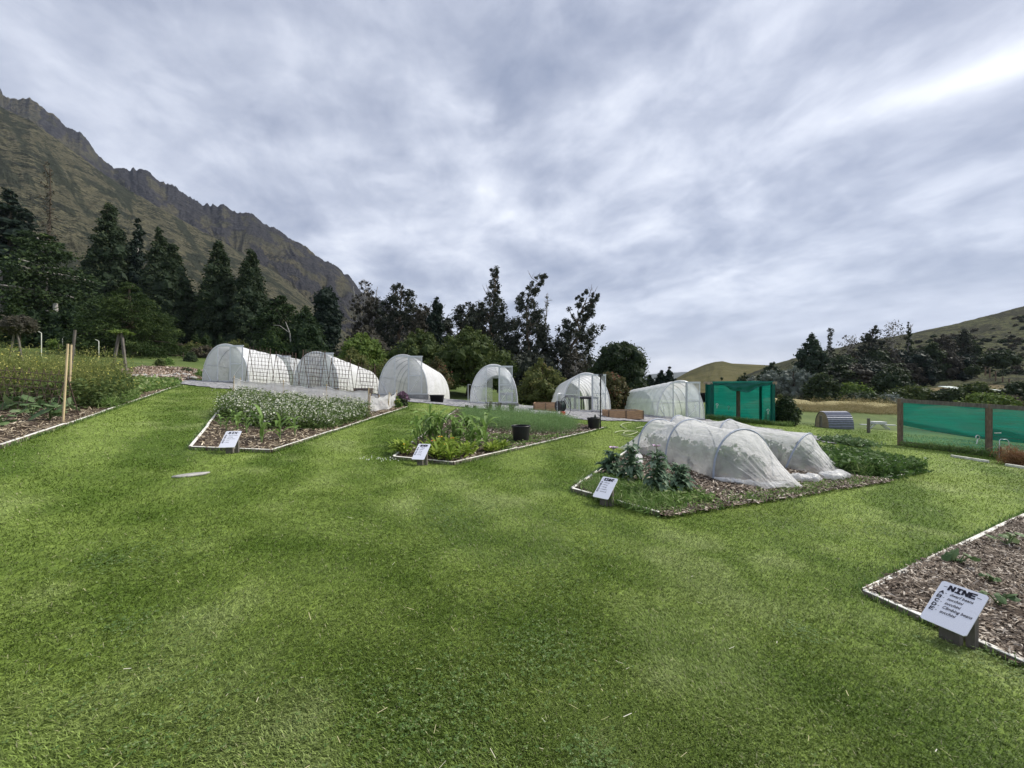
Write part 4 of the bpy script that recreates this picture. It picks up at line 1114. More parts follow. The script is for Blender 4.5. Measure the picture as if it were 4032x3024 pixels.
# ================================================================ net fence and mesh trellises on bed SIX
nf = thing('net_fence', 'low white net fence sagging between stakes on the SIX bed', 'net fence', (-8, 15.5, g1(-8, 15.5)))
def net_run(pts, hgt, seed, open_top=.10):
    for k in range(len(pts) - 1):
        a, b = np.array(pts[k], float), np.array(pts[k + 1], float); m_ = 18; P = np.zeros((m_, 7, 3))
        nn = np.array([-(b - a)[1], (b - a)[0]]); nn = nn / np.linalg.norm(nn)
        for i in range(m_):
            f_ = i / (m_ - 1); c = a + (b - a) * f_
            top = hgt - open_top * math.sin(math.pi * f_) - .02 * math.sin(f_ * 17 + seed)
            for j in range(7):
                z = top * j / 6; w_ = .04 * math.sin(f_ * 9 + j + seed) * (1 - j / 7)
                P[i, j] = (c[0] + nn[0] * w_, c[1] + nn[1] * w_, g1(*c) + .04 + z)
        g = Geo(); g.grid(P); wobj(g, 'netting', m_netf, nf)
        g = Geo(); g.tube(P[:, -1], .011, 5); wobj(g, 'top_cord', m_netd, nf)
    for k, p_ in enumerate(pts):
        g = Geo(); g.tube([(p_[0], p_[1], g1(*p_)), (p_[0] + .02, p_[1], g1(*p_) + hgt + .14)], .016, 6); wobj(g, 'stake', m_bamboo, nf)
net_run([(-5.0, 13.9), (-6.6, 14.2), (-8.3, 14.5), (-10.3, 14.8)], .74, 1)
net_run([(-4.95, 13.9), (-4.75, 15.4), (-5.0, 17.3)], .55, 2)
net_run([(-10.35, 14.85), (-11.1, 16.2), (-11.7, 17.2)], .55, 3)
net_run([(-5.2, 15.6), (-7.4, 15.7), (-9.4, 15.8), (-10.9, 15.9)], .42, 4, .08)
net_run([(-5.2, 17.1), (-7.5, 17.2), (-9.6, 17.2), (-11.5, 17.2)], .42, 5, .08)
def trellis(a, b, h, spread, label, parent_group='rusty steel mesh frames standing over the netted bed', dx=.135, wr=.0058, mat=None, name='mesh_trellis', lean=0.0):
    a = np.array(a, float); b = np.array(b, float); L_ = np.linalg.norm(b - a); u = (b - a) / L_; nn = np.array([-u[1], u[0]])
    c0 = (a + b) / 2; t = thing(name, label, 'trellis', (c0[0], c0[1], g1(*c0)), 0, parent_group)
    for s_ in (-1, 1):
        g = Geo(); nx_ = int(L_ / dx) + 1; nz = int(h / .16) + 1
        def pt(f_, k): 
            c = a + (b - a) * f_ + nn * s_ * spread * (1 - k) ; return (c[0], c[1], g1(*(a + (b - a) * f_)) + .05 + h * k)
        for i in range(nx_):
            f_ = i / (nx_ - 1); ex_ = 1.0 + (.03 if i % 2 else 0)
            g.tube([pt(f_, -.02), pt(f_, ex_)], wr, 4, cap=False)
        for j in range(nz):
            k = (j + .5) / nz; g.tube([pt(-.02, k), pt(1.02, k)], wr * .9, 4, cap=False)
        wobj(g, 'mesh_panel', mat or m_rust, t)
    for f_ in (0.0, 1.0):
        g = Geo(); c = a + (b - a) * f_
        for s_ in (-1, 1):
            q_ = c + nn * s_ * (spread + .02); g.tube([(q_[0], q_[1], g1(*q_)), (c[0] - nn[0] * s_ * .02, c[1] - nn[1] * s_ * .02, g1(*c) + h + .08)], .011, 5)
        wobj(g, 'support_stake', m_rust, t)
    return t
trellis((-10.75, 16.4), (-9.85, 16.3), 1.95, .32, 'leftmost rusty mesh frame, standing in front of the leftmost polytunnel')
trellis((-9.55, 16.2), (-8.65, 16.0), 1.85, .32, 'rusty mesh frame in front of the leafy yellowish planter bush')
trellis((-8.30, 15.9), (-7.25, 15.5), 2.0, .34, 'tall rusty mesh frame before the front of the second polytunnel')
trellis((-6.95, 15.4), (-6.15, 15.2), 1.75, .32, 'rusty mesh frame before the white side of the second polytunnel')
trellis((-5.95, 15.5), (-5.25, 15.3), 1.65, .32, 'rightmost rusty mesh frame near the purple flowering bush')

# ================================================================ left bed: mesh trellis, stakes, tree frames
trellis((-9.52, 8.55), (-14.6, 8.9), .94, .22, 'rusty wire mesh trellis running off the left edge of the photo', 'mesh trellis on the left bed', .17, .006, m_rust)
def stake(u, v, vt, label, r_, mat, dx=0.0, group='stakes at the end of the wire trellis'):
    q = gp(u, v); h = (v - vt) / F * q.y
    g = Geo(); g.tube([(0, 0, -.05), (dx, 0, h)], r_, 8); o = g.obj('stake', mat); o.location = q
    return tag(o, label, 'stake', group)
stake(247, 1672, 1354, 'front bamboo stake planted among squash leaves', .018, m_bamboo, .10)
stake(271, 1612, 1358, 'rear bamboo stake beside the grey leaning pole', .020, m_bamboo, .06)
stake(262, 1600, 1300, 'grey leaning pole between two bamboo stakes', .028, m_greyt, .22)
def tree_frame(u, v, vt, w_, label, lean=.0):
    q = gp(u, v); h = (v - vt) / F * q.y
    t = thing('tree_stake_frame', label, 'stake frame', q, 0, 'A shaped timber frames staking young trees')
    for s_, nm in ((-1, 'leg'), (1, 'leg')):
        g = Geo(); g.bar((s_ * w_ / 2, 0, -.05), (s_ * .05 + lean, 0, h), .07, .07); g.obj('leg', m_greyt, t)
    g = Geo(); g.bar((-w_ * .36, -.04, h * .42), (w_ * .36, -.04, h * .42), .05, .08); g.obj('crossbar', m_greyt, t)
    return t, q, h
TF1 = tree_frame(62, 1446, 1300, 1.0, 'timber A frame staking the dark topiary tree at the left edge')
TF2 = tree_frame(468, 1526, 1312, .75, 'timber A frame with a flat leafy crown at the back of the left bed', .06)
# white irrigation risers, stakes and posts in the left paddock
def riser(u, v, vt, s_, label):
    q = gp(u, v); h = (v - vt) / F * q.y
    g = Geo(); g.tube([(0, 0, -.05), (0, 0, h), (s_ * .12, 0, h + .08), (s_ * .35, 0, h + .17)], .035, 6)
    o = g.obj('irrigation_riser', plain('weathered_white_pipe', (.55, .56, .48), .6, .3, .15, 5, 0, 0) if 'weathered_white_pipe' not in bpy.data.materials else bpy.data.materials['weathered_white_pipe']); o.location = q
    return tag(o, label, 'riser pipe', 'white riser pipes in the left paddock')
riser(163, 1405, 1312, -1, 'tallest white riser pipe, nearest the topiary tree')
riser(246, 1376, 1330, 1, 'white riser pipe just left of the rusty pole')
riser(296, 1399, 1334, 1, 'white riser pipe just right of the rusty pole, before the black boulder')
riser(389, 1414, 1344, -1, 'white riser pipe beside a dark sapling stake, left of the leafy A frame')
ds = [(186, 1376, 1344, 'short dark stake leaning beside the tallest riser pipe'), (231, 1380, 1352, 'short dark stake by the yellowish paddock sapling'), (413, 1406, 1362, 'dark stake beside the paddock sapling left of the leafy A frame'),
      (525, 1398, 1362, 'left dark stake of the pair guarding a low sapling'), (551, 1400, 1366, 'right dark stake of the pair guarding a low sapling'), (722, 1420, 1388, 'dark stake beside the dark round sapling near the leftmost polytunnel')]
for u, v, vt, lab in ds:
    fpost(u, v, vt, lab, .07, m_bark, 'dark sapling stakes in the left paddock')
fpost(668, 1390, 1333, 'grey wooden fence post before the conifers', .22, m_greyt, 'old fence posts along the paddock')
fpost(828, 1408, 1372, 'grey fence post just left of the leftmost polytunnel roof', .2, m_greyt, 'old fence posts along the paddock')
for k, (u, v, vt) in enumerate(((3880, 1466, 1444), (3897, 1474, 1450), (3920, 1488, 1462), (3948, 1504, 1482), (3973, 1512, 1492))):
    y_ = 95.0; t_ = (u - 2016) / F
    g = Geo(); h = (v - vt) / F * y_; g.tube([(0, 0, -.8), (0, 0, h)], .14, 6); o = g.obj('fence_post', m_postt)
    o.location = (t_ * y_, y_, EYE - (v - 1512) / F * y_); tag(o, 'small dark fence post in the line crossing the dry hillside', 'post', 'fence posts on the far hillside')
# ================================================================ leaf materials
lm_seq = leafmat('sequoia_leaf', (.020, .034, .020), (.058, .080, .040), .15, .15, (.085, .10, .05))
lm_cyp = leafmat('cypress_leaf', (.016, .030, .016), (.045, .072, .028), .15, .15, (.08, .11, .04))
lm_mac = leafmat('bright_cypress_leaf', (.018, .036, .014), (.055, .085, .026), .2, .15, (.10, .13, .04))
lm_pine = leafmat('dark_pine_leaf', (.012, .022, .018), (.034, .050, .032), .12, .15)
lm_euc = leafmat('gum_leaf', (.022, .030, .022), (.060, .068, .045), .15, .25, (.11, .12, .085))
lm_eucd = leafmat('dull_gum_leaf', (.035, .034, .027), (.085, .078, .056), .15, .2, (.13, .12, .09))
lm_orch = leafmat('orchard_leaf', (.034, .056, .018), (.105, .135, .040), .25, .2, (.14, .17, .055))
lm_brt = leafmat('bright_bush_leaf', (.062, .11, .022), (.165, .23, .052), .3, .25, (.19, .25, .075))
lm_olv = leafmat('olive_bush_leaf', (.065, .085, .026), (.175, .195, .062), .3, .25, (.26, .20, .09))
lm_red = leafmat('reddish_leaf', (.06, .065, .028), (.13, .12, .05), .3, .25, (.26, .085, .065))
lm_silv = leafmat('silver_willow_leaf', (.10, .125, .105), (.23, .265, .235), .2, .3, (.36, .40, .37))
lm_dkg = leafmat('dark_shrub_leaf', (.020, .034, .018), (.060, .085, .036), .2, .2, (.10, .13, .05))
lm_pop = leafmat('poplar_leaf', (.020, .036, .022), (.055, .085, .045), .2, .3, (.13, .16, .11))
lm_heath = leafmat('heath_twig', (.05, .045, .032), (.12, .105, .075), .1, .1)
lm_corn = leafmat('corn_leaf', (.10, .19, .04), (.24, .36, .10), .35, .45, (.44, .52, .32))
lm_mar = leafmat('marigold_leaf', (.12, .205, .025), (.30, .39, .065), .4, .3, (.36, .44, .10))
lm_pop2 = leafmat('poppy_leaf', (.075, .135, .080), (.19, .275, .175), .3, .4, (.36, .44, .34))
lm_sq = leafmat('squash_leaf', (.055, .11, .04), (.16, .235, .10), .25, .35, (.22, .29, .15))
lm_bean = leafmat('bean_leaf', (.04, .085, .025), (.11, .19, .05), .3, .3)
lm_dill = leafmat('feathery_leaf', (.10, .185, .06), (.22, .34, .14), .35, .2, (.22, .34, .12))
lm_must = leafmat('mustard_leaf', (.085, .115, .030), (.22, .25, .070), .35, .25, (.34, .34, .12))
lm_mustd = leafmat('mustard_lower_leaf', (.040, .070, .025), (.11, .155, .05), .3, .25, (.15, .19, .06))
lm_weed = leafmat('weed_leaf', (.075, .15, .035), (.19, .29, .08), .3, .25, (.32, .38, .17))
lm_buck = leafmat('white_crop_leaf', (.060, .11, .030), (.15, .21, .065), .3, .25)
lm_wfl = leafmat('white_blossom', (.55, .56, .44), (.80, .80, .68), .3, .2)
lm_yfl = leafmat('yellow_blossom', (.62, .55, .10), (.80, .74, .25), .3, .2)
lm_ros = leafmat('rosemary_leaf', (.05, .068, .046), (.15, .18, .125), .1, .2)
lm_lett = leafmat('red_lettuce_leaf', (.10, .018, .035), (.22, .06, .085), .25, .3, (.16, .17, .07))
lm_purp = leafmat('purple_blossom', (.13, .075, .115), (.30, .19, .27), .3, .2)
m_pet1 = plain('orange_petal', (.85, .30, .02), .5, .2, .2, 30, 0, 0)
m_pet2 = plain('yellow_petal', (.88, .58, .05), .5, .2, .15, 30, 0, 0)
m_pet3 = plain('lilac_petal', (.62, .42, .62), .5, .2, .3, 22, 0, 0)
m_pod = plain('poppy_pod', (.22, .27, .20), .5, .3, .2, 30, 0, 0)
m_stem = plain('green_stem', (.14, .20, .075), .6, .3, .3, 10, 0, 0)

# ================================================================ trees
def leaf_quads(C, size, asp, rng, dirs=None, k=1.0):
    n = len(C)
    a = rng.normal(size=(n, 3))
    if dirs is not None: a = a * .6 + dirs * k
    a = nrm(a); b = nrm(np.cross(a, rng.normal(size=(n, 3))))
    s = (size * (.55 + .9 * rng.random(n)))[:, None]
    return np.stack([C - a * s / 2, C + b * s * asp / 2, C + a * s / 2, C - b * s * asp / 2], 1)
def tree(name, label, cat, pos, h, w, env, nc, cr, nl, leaf, mat, bark=None, tr=.3, group=None, off=0.0, seed=1, asp=.5, droop=0.0, clear=0.0, flat=1.0, outer=.55, hang=None, limbs=True, dens_top=False, bare=0, stems=1):
    """pos = base; h, w metres; env = [(height fraction, half width fraction, sideways offset)]"""
    rng = np.random.default_rng(seed); pos = Vector(pos)
    t = thing(name, label, cat, pos, 0, group)
    ez = np.array([e[0] for e in env]); ew = np.array([e[1] for e in env]); eo = np.array([e[2] if len(e) > 2 else 0 for e in env])
    zz = np.linspace(ez[0], ez[-1], 200); wt = np.interp(zz, ez, ew) ** 1.15 + .04
    cdf = np.cumsum(wt); cdf /= cdf[-1]
    zf = np.interp((np.arange(nc) + rng.random(nc)) / nc, cdf, zz)
    hw = np.interp(zf, ez, ew) * w / 2; ofs = np.interp(zf, ez, eo) * w / 2
    an = rng.uniform(0, 2 * math.pi, nc); rad = hw * (outer + (1 - outer) * rng.random(nc)) * (.82 + .34 * rng.random(nc))
    rad = np.maximum(rad - cr * .35 * np.clip(hw / (w * .28), 0, 1), 0)
    C = np.stack([ofs + rad * np.cos(an), rad * np.sin(an), zf * h - droop * rad], -1)
    crr = cr * (.6 + .8 * rng.random(nc)) * np.clip(hw / (w * .28), .45, 1.2)
    g = Geo()
    for st in range(stems):
        sx = 0 if stems == 1 else (st - (stems - 1) / 2) * w * .16
        zs = np.linspace(0, .93 if dens_top or env[-1][1] < .4 else .78, 9)
        tp = [(np.interp(z, ez, eo) * w / 2 * min(1, z * 2.2) + sx * z * 1.4 + .02 * h * math.sin(z * 5 + seed + st) * (.4 if droop else 1), .015 * h * math.sin(z * 4 + seed * 2 + st * 2), z * h - .15) for z in zs]
        g.tube(tp, [tr * (1.25 if i == 0 else 1) * (1 - .88 * z / zs[-1]) + .012 * h * .1 for i, z in enumerate(zs)], 8)
    if limbs:
        for i in rng.permutation(nc)[:min(nc, 60)]:
            z0 = max(clear * h, C[i][2] - rad[i] * (.65 if not droop else -.1) - .02 * h)
            z0 = min(z0, h * .9); x0 = np.interp(z0 / h, ez, eo) * w / 2 * min(1, z0 / h * 2.2)
            m_ = ((x0 + C[i][0]) / 2 + rng.normal(0, .02 * h), C[i][1] / 2, (z0 + C[i][2]) / 2 - .01 * h * (1 if not droop else -1))
            g.tube([(x0, 0, z0), m_, tuple(C[i])], [tr * .30, tr * .20, tr * .08], 5)
    for _ in range(bare):
        z0 = h * rng.uniform(.35, .95); a_ = rng.uniform(0, 6.28); L_ = min(w * rng.uniform(.12, .32), h * .11); x0 = np.interp(z0 / h, ez, eo) * w / 2
        p1 = (x0 + math.cos(a_) * L_ * .5, math.sin(a_) * L_ * .5, z0 + L_ * .35); p2 = (x0 + math.cos(a_) * L_ * .8, math.sin(a_) * L_ * .7, z0 + L_ * .95)
        g.tube([(x0, 0, z0), p1, p2], [tr * .16, tr * .11, tr * .04], 4)
        for s_ in (-1, 1): g.tube([p1, (p1[0] + s_ * L_ * .22, p1[1] + .1, p1[2] + L_ * .4)], [tr * .08, tr * .03], 4)
    g.obj('trunk', bark or m_bark, t)
    if nl:
        P = np.repeat(C, nl, 0); q = nrm(rng.normal(size=(nc * nl, 3))) * (rng.random(nc * nl) ** .5)[:, None]
        rr_ = np.repeat(crr, nl)[:, None] * np.array([1, 1, flat])
        out_ = np.repeat(np.stack([np.cos(an), np.sin(an), np.full(nc, -.35 if hang is None else hang)], -1), nl, 0)
        P = P + q * rr_ - (np.array([0, 0, 1]) * (droop * np.hypot(q[:, 0], q[:, 1]) * rr_[:, 0] * .8)[:, None] if droop else 0)
        tint = np.clip(np.repeat(rng.random(nc), nl) * .45 + rng.random(nc * nl) * .5 + .08 * q[:, 2], 0, 1)
        V4 = leaf_quads(P, leaf, asp, rng, nrm(out_ + .35 * q), 1.0)
        g = Geo(); g.quads(V4, 0, tint)
        if nl >= 26 and flat > .45:      # added dark blob inside each clump, stops light showing through
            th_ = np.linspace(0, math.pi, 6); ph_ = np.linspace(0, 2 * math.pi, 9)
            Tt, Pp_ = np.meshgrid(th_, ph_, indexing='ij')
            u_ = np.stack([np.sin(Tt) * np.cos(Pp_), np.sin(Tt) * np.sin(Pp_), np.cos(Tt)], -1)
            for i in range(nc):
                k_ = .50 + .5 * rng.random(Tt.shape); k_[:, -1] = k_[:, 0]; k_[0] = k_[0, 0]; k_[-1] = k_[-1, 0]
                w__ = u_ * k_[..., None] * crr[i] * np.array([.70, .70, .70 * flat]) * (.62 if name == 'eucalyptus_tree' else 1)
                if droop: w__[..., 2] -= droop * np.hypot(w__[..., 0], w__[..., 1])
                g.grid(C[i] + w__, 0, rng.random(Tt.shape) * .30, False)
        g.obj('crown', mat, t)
    return t
def tpos(u, y, vb=None):
    x = pxx(u, y); return (x, y, g1(x, y) if vb is None else EYE - (vb - 1512) / F * y)
def T(name, label, cat, u, vt, wpx, y, env, nc, cr, nl, leaf, mat, vb=None, **k):
    p = tpos(u, y, vb); h = EYE - (vt - 1512) / F * y - p[2]
    return tree(name, label, cat, p, h, wpx / F * y, env, nc, cr, nl, leaf, mat, seed=int(u * 7 + vt) % 9973, **k)
CONE = [(.03, .82), (.12, 1.0), (.35, .86), (.55, .69), (.75, .49), (.9, .30), (.97, .17), (1.0, .06)]
CONE2 = [(.02, .9), (.1, 1.0), (.35, .8), (.6, .55), (.85, .25), (1.0, .03)]
BALL = [(.02, .55), (.12, .85), (.35, 1.0), (.6, .95), (.8, .72), (.93, .4), (1.0, .1)]
DOME = [(.0, .95), (.15, 1.0), (.45, .92), (.7, .7), (.88, .42), (1.0, .1)]
# sequoias on the left
sq = 'tall dark conifers below the mountain'
S = dict(droop=.35, group=sq, tr=.55, asp=.55, outer=.45, bark=m_bbark, limbs=False)
T('conifer_tree', 'broad sequoia, tallest of the pointed conifers, right of the dark layered cypress', 'tree', 431, 797, 205, 72, CONE, 420, 1.2, 83, 0.39, lm_seq, **S)
T('conifer_tree', 'ragged dark fir with uneven branches between two pointed sequoias', 'tree', 540, 868, 135, 74, [(.05, .9), (.2, 1), (.35, .7), (.5, .75), (.6, .45), (.75, .42), (.8, .25), (.93, .16), (1, .03)], 210, 1.2, 36, .58, lm_pine, droop=.15, group=sq, tr=.5, limbs=True, bark=m_gbark)
T('conifer_tree', 'pointed sequoia whose right side is overlapped by a fuller one', 'tree', 628, 903, 155, 70, CONE, 330, 1.1, 80, 0.37, lm_seq, **S)
T('conifer_tree', 'rounded sequoia leaning against the right side of a pointed one', 'tree', 678, 955, 160, 66, [(.03, .9), (.2, 1), (.5, .8), (.75, .55), (.92, .28), (1, .05)], 330, 1.1, 80, 0.36, lm_seq, **S)
T('conifer_tree', 'isolated pointed sequoia with open sky shaped gap on its left, left of its twin', 'tree', 860, 946, 175, 68, CONE, 380, 1.1, 80, 0.37, lm_seq, **S)
T('conifer_tree', 'pointed sequoia, rightmost of the pointed conifers under the ridge', 'tree', 988, 983, 160, 68, CONE, 360, 1.1, 80, 0.37, lm_seq, **S)
LAY = [(.12, .9), (.25, 1), (.35, .75), (.45, .98), (.55, .68), (.66, .85), (.76, .5), (.87, .52), (1, .18)]
T('cypress_tree', 'wide dark cedar with flat layered branches at the left edge', 'tree', 170, 912, 420, 54, LAY, 210, 1.9, 90, 0.43, lm_cyp, flat=.35, bark=m_gbark, tr=.7, group=sq, droop=.12, outer=.25, clear=.12)
T('conifer_tree', 'dark broad conifer behind the layered cedar at the left edge', 'tree', 45, 745, 250, 68, [(.1, 1), (.4, .9), (.6, .75), (.75, .6), (.9, .38), (1, .1)], 200, 1.7, 38, .60, lm_pine, flat=.5, group=sq, droop=.1, tr=.6)
T('bare_larch', 'thin sparse bare larch rising above the layered cedar', 'tree', 187, 610, 95, 80, [(.3, 1), (.6, .8), (.85, .4), (1, .1)], 70, .8, 5, .5, lm_heath, group=sq, tr=.28, bark=m_bark, droop=.1, bare=26)
T('cypress_tree', 'huge bushy green macrocarpa with feathery drooping sprays on the paddock edge', 'tree', 515, 1108, 400, 47, [(.0, .85), (.15, 1.0), (.35, .92), (.55, .74), (.75, .5), (.9, .25), (1, .05)], 420, 1.0, 120, .36, lm_mac, droop=.3, tr=.5, asp=.2, outer=.45, group='bushy cypresses on the paddock edge', flat=.44)
T('cypress_tree', 'small soft green conifer beside the pale trunk at the left edge', 'tree', 62, 1140, 120, 50, CONE2, 120, .8, 60, 0.33, lm_mac, droop=.3, group='bushy cypresses on the paddock edge', asp=.35, limbs=False)
for u, vt, wd_, y, lab in ((165, 1205, 150, 52, 'low green conifer scrub under the layered cedar, left clump'), (275, 1195, 150, 52, 'low green conifer scrub under the layered cedar, right clump against the macrocarpa')):
    T('shrub', lab, 'shrub', u, vt, wd_, y, DOME, 80, .8, 40, .42, lm_cyp, group='conifer scrub under the cedar', limbs=False, asp=.4)
for k_, (u, v0_, v1_, r_) in enumerate(((4, 1060, 1262, .42), (228, 1195, 1290, .30))):
    p = tpos(u, 52); g = Geo(); zt_ = EYE - (v0_ - 1512) / F * 52 - p[2]
    g.tube([(0, 0, -.2), (-.1, 0, zt_ * .5), (-.35, 0, zt_)], [r_ * 1.3, r_, r_ * .75], 10); o = g.obj('dead_tree', m_gbark); o.location = p
    tag(o, ('thick pale grey trunk at the very left edge of the photo', 'pale grey trunk standing below the layered cedar')[k_], 'tree')
T('cypress_tree', 'dark layered cypress right of the last pointed sequoia', 'tree', 1100, 1165, 170, 60, [(.05, .9), (.25, 1), (.5, .9), (.65, .95), (.8, .65), (1, .25)], 150, 1.3, 69, 0.41, lm_cyp, flat=.45, droop=.15, group='dark cypresses behind the left polytunnels')
T('cypress_tree', 'greenish feathery cypress standing behind the second polytunnel', 'tree', 1200, 1212, 190, 52, [(.0, 1), (.2, .95), (.45, .8), (.7, .6), (.9, .35), (1, .08)], 190, 1.0, 69, 0.38, lm_cyp, droop=.25, asp=.3, group='dark cypresses behind the left polytunnels')
T('cypress_tree', 'small dark cypress with drooping skirt low between the two feathery cypresses', 'tree', 1085, 1285, 130, 50, DOME, 90, .8, 66, 0.34, lm_mac, droop=.25, asp=.3, group='dark cypresses behind the left polytunnels')
p = tpos(1140, 50); g = Geo(); g.tube([(0, 0, 0), (.2, 0, 2.5), (.05, 0, 4.6), (-.5, 0, 6.0)], [.10, .09, .07, .03], 6); g.tube([(.05, 0, 4.6), (-1.2, 0, 5.5), (-2.0, 0, 5.6)], [.05, .03, .02], 5); o = g.obj('dead_tree', m_gbark); o.location = p
tag(o, 'slender pale forked trunk in front of the dark layered cypress', 'tree')
T('pine_tree', 'compact dark rounded pine standing alone against the mountain', 'tree', 1288, 1138, 92, 68, [(.1, .5), (.3, .75), (.45, 1), (.6, .95), (.75, .85), (.9, .7), (1, .3)], 150, 1.1, 42, .50, lm_pine, droop=.1, tr=.4, group='dark cypresses behind the left polytunnels')
eg = 'ragged gum trees behind the orchard'
T('eucalyptus_tree', 'thin grey twiggy gum with dead tops at the foot of the ridge', 'tree', 1440, 1100, 190, 78, [(.08, 1), (.3, .95), (.5, .8), (.7, .7), (.85, .45), (1, .15)], 163, 1.0, 34, 0.34, lm_eucd, bark=m_gbark, tr=.3, group=eg, bare=26, stems=3)
T('eucalyptus_tree', 'dense dark gum with knobbly top right of the twiggy grey one', 'tree', 1575, 1112, 234, 78, [(.06, 1), (.3, .95), (.45, .9), (.6, .75), (.78, .6), (.92, .38), (1, .12)], 253, 1.05, 64, 0.37, lm_euc, bark=m_bbark, tr=.4, group=eg, bare=6)
T('eucalyptus_tree', 'low dark gum filling the gap left of the narrow pine', 'tree', 1668, 1200, 147, 76, [(.05, 1), (.4, 1), (.7, .8), (.9, .5), (1, .2)], 133, 1.1, 68, 0.37, lm_eucd, bark=m_bbark, group=eg)
T('pine_tree', 'narrow dark pine on a bare stem, small crown against the sky', 'tree', 1717, 1172, 66, 72, [(.40, .4), (.5, .9), (.62, .8), (.75, 1), (.88, .7), (1, .15)], 55, .75, 50, .40, lm_pine, bark=m_bark, tr=.2, group=eg, clear=.4)
T('eucalyptus_tree', 'low dark spreading gum at the left end of the tall cluster', 'tree', 1815, 1192, 279, 80, [(.05, 1), (.4, 1), (.62, .95, -.1), (.8, .62, .15), (.92, .4, .2), (1, .15, .2)], 253, 1.1, 68, 0.37, lm_euc, bark=m_bbark, tr=.4, group=eg)
T('eucalyptus_tree', 'tallest gum with a thin tufted spire, centre of the cluster', 'tree', 1930, 1054, 279, 80, [(.05, 1), (.3, 1), (.52, .82), (.62, .6), (.72, .34, .05), (.78, .27, .08), (.85, .18, .1), (.9, .08, .1), (.96, .20, .1), (1, .12, .12)], 358, 1.05, 68, 0.37, lm_euc, bark=m_bbark, tr=.45, group=eg, bare=8)
T('eucalyptus_tree', 'tall gum with a crooked tufted head bending right', 'tree', 2085, 1079, 242, 78, [(.05, 1), (.3, .95), (.5, .7), (.62, .52, .0), (.75, .42, -.1), (.84, .34, .0), (.92, .26, .25), (1, .30, .42)], 283, 1.0, 64, 0.36, lm_euc, bark=m_bbark, tr=.4, group=eg, bare=8)
T('dead_tree', 'bare dead grey gum spire between two leafy gums', 'tree', 2150, 1146, 80, 80, [(.05, .9), (.4, .7), (.6, .35), (1, .1)], 40, .8, 16, .42, lm_euc, bark=m_gbark, tr=.3, group=eg, bare=22)
T('eucalyptus_tree', 'gum leaning right at the edge of the cluster with one long side arm', 'tree', 2215, 1140, 338, 78, [(.04, .9), (.25, .85), (.4, .62, .05), (.52, .55, .28), (.6, .60, .42), (.66, .32, .3), (.75, .36, .38), (.85, .34, .52), (.94, .26, .62), (1, .12, .66)], 313, 1.0, 68, 0.36, lm_euc, bark=m_bbark, tr=.45, group=eg, bare=7)
T('eucalyptus_tree', 'small grey green gum at the foot of the leaning gum', 'tree', 2266, 1372, 124, 70, BALL, 75, .75, 34, .36, lm_eucd, bark=m_gbark, group=eg)
# rough undergrowth filling below the cluster
for u, vt, wd_, y, m_, lab in ((1850, 1400, 260, 70, lm_euc, 'dark undergrowth below the left gums, behind the spreading orchard tree'), (2090, 1390, 260, 72, lm_euc, 'dark undergrowth below the tallest gums, behind the straight on polytunnel'), (1450, 1290, 220, 66, lm_eucd, 'brownish undergrowth below the twiggy grey gum'), (1640, 1290, 220, 66, lm_eucd, 'brownish undergrowth below the dense knobbly gum')):
    T('shrub', lab, 'shrub', u, vt, wd_, y, DOME, 120, 1.2, 40, .48, m_, group='undergrowth below the gums', limbs=False)
# orchard trees behind the tunnels
og = 'leafy trees behind the polytunnels'
T('orchard_tree', 'wide spreading dark leafed orchard tree with a leaning trunk beside the straight on polytunnel', 'tree', 1850, 1288, 330, 38, [(.24, .95), (.34, 1), (.5, .95), (.66, .8), (.8, .6), (.92, .32), (1, .08)], 230, .62, 90, 0.20, lm_orch, bark=m_bark, tr=.26, group=og, clear=.2, outer=.4)
T('orchard_tree', 'dark orchard tree overlapping the left side of the wide spreading one', 'tree', 1655, 1302, 270, 42, [(.2, .9), (.35, 1), (.55, .95), (.75, .7), (.9, .4), (1, .1)], 190, .62, 90, 0.21, lm_orch, bark=m_bark, tr=.24, group=og, clear=.2, outer=.4)
T('leafy_bush', 'big bright green rounded bush between second and third polytunnels', 'bush', 1430, 1312, 240, 39, DOME, 200, .55, 90, 0.21, lm_brt, bark=m_bbark, tr=.15, group=og, outer=.5)
T('leafy_bush', 'olive green bush in front of the big bright bush', 'bush', 1390, 1372, 150, 35, DOME, 110, .42, 84, 0.18, lm_olv, bark=m_bbark, tr=.1, group=og)
T('leafy_bush', 'olive bush with reddish shoots right behind the planter boxed polytunnel', 'bush', 1720, 1405, 110, 33, [(.05, .8), (.3, 1), (.6, .85), (.8, .5), (1, .15)], 80, .36, 75, 0.16, lm_red, bark=m_bbark, tr=.08, group=og)
T('leafy_bush', 'low olive bush squeezed between the second and third polytunnels', 'bush', 1520, 1420, 120, 34, DOME, 80, .4, 75, 0.17, lm_olv, bark=m_bbark, tr=.08, group=og)
T('leafy_bush', 'round yellowish green tree with pink tipped shoots left of the bench polytunnel', 'tree', 2132, 1418, 195, 31, [(.10, .7), (.25, 1), (.45, 1), (.62, .85), (.74, .55), (.86, .32), (1, .12)], 150, .42, 84, 0.16, lm_olv, bark=m_bbark, tr=.12, group=og)
T('round_tree', 'solitary dark round crowned tree against the sky', 'tree', 2443, 1352, 222, 56, [(.10, .55), (.22, .9), (.4, 1), (.6, .98), (.78, .85), (.92, .55), (1, .2)], 230, .85, 90, 0.28, lm_dkg, bark=m_bbark, tr=.3, group='trees beyond the right polytunnels')
T('red_leaved_tree', 'young red leaved tree between the two right polytunnels', 'tree', 2402, 1468, 90, 29, [(.1, .6), (.3, .9), (.6, 1), (.8, .85), (1, .35)], 80, .30, 50, .17, lm_red, bark=m_bbark, tr=.08, group='trees beyond the right polytunnels')
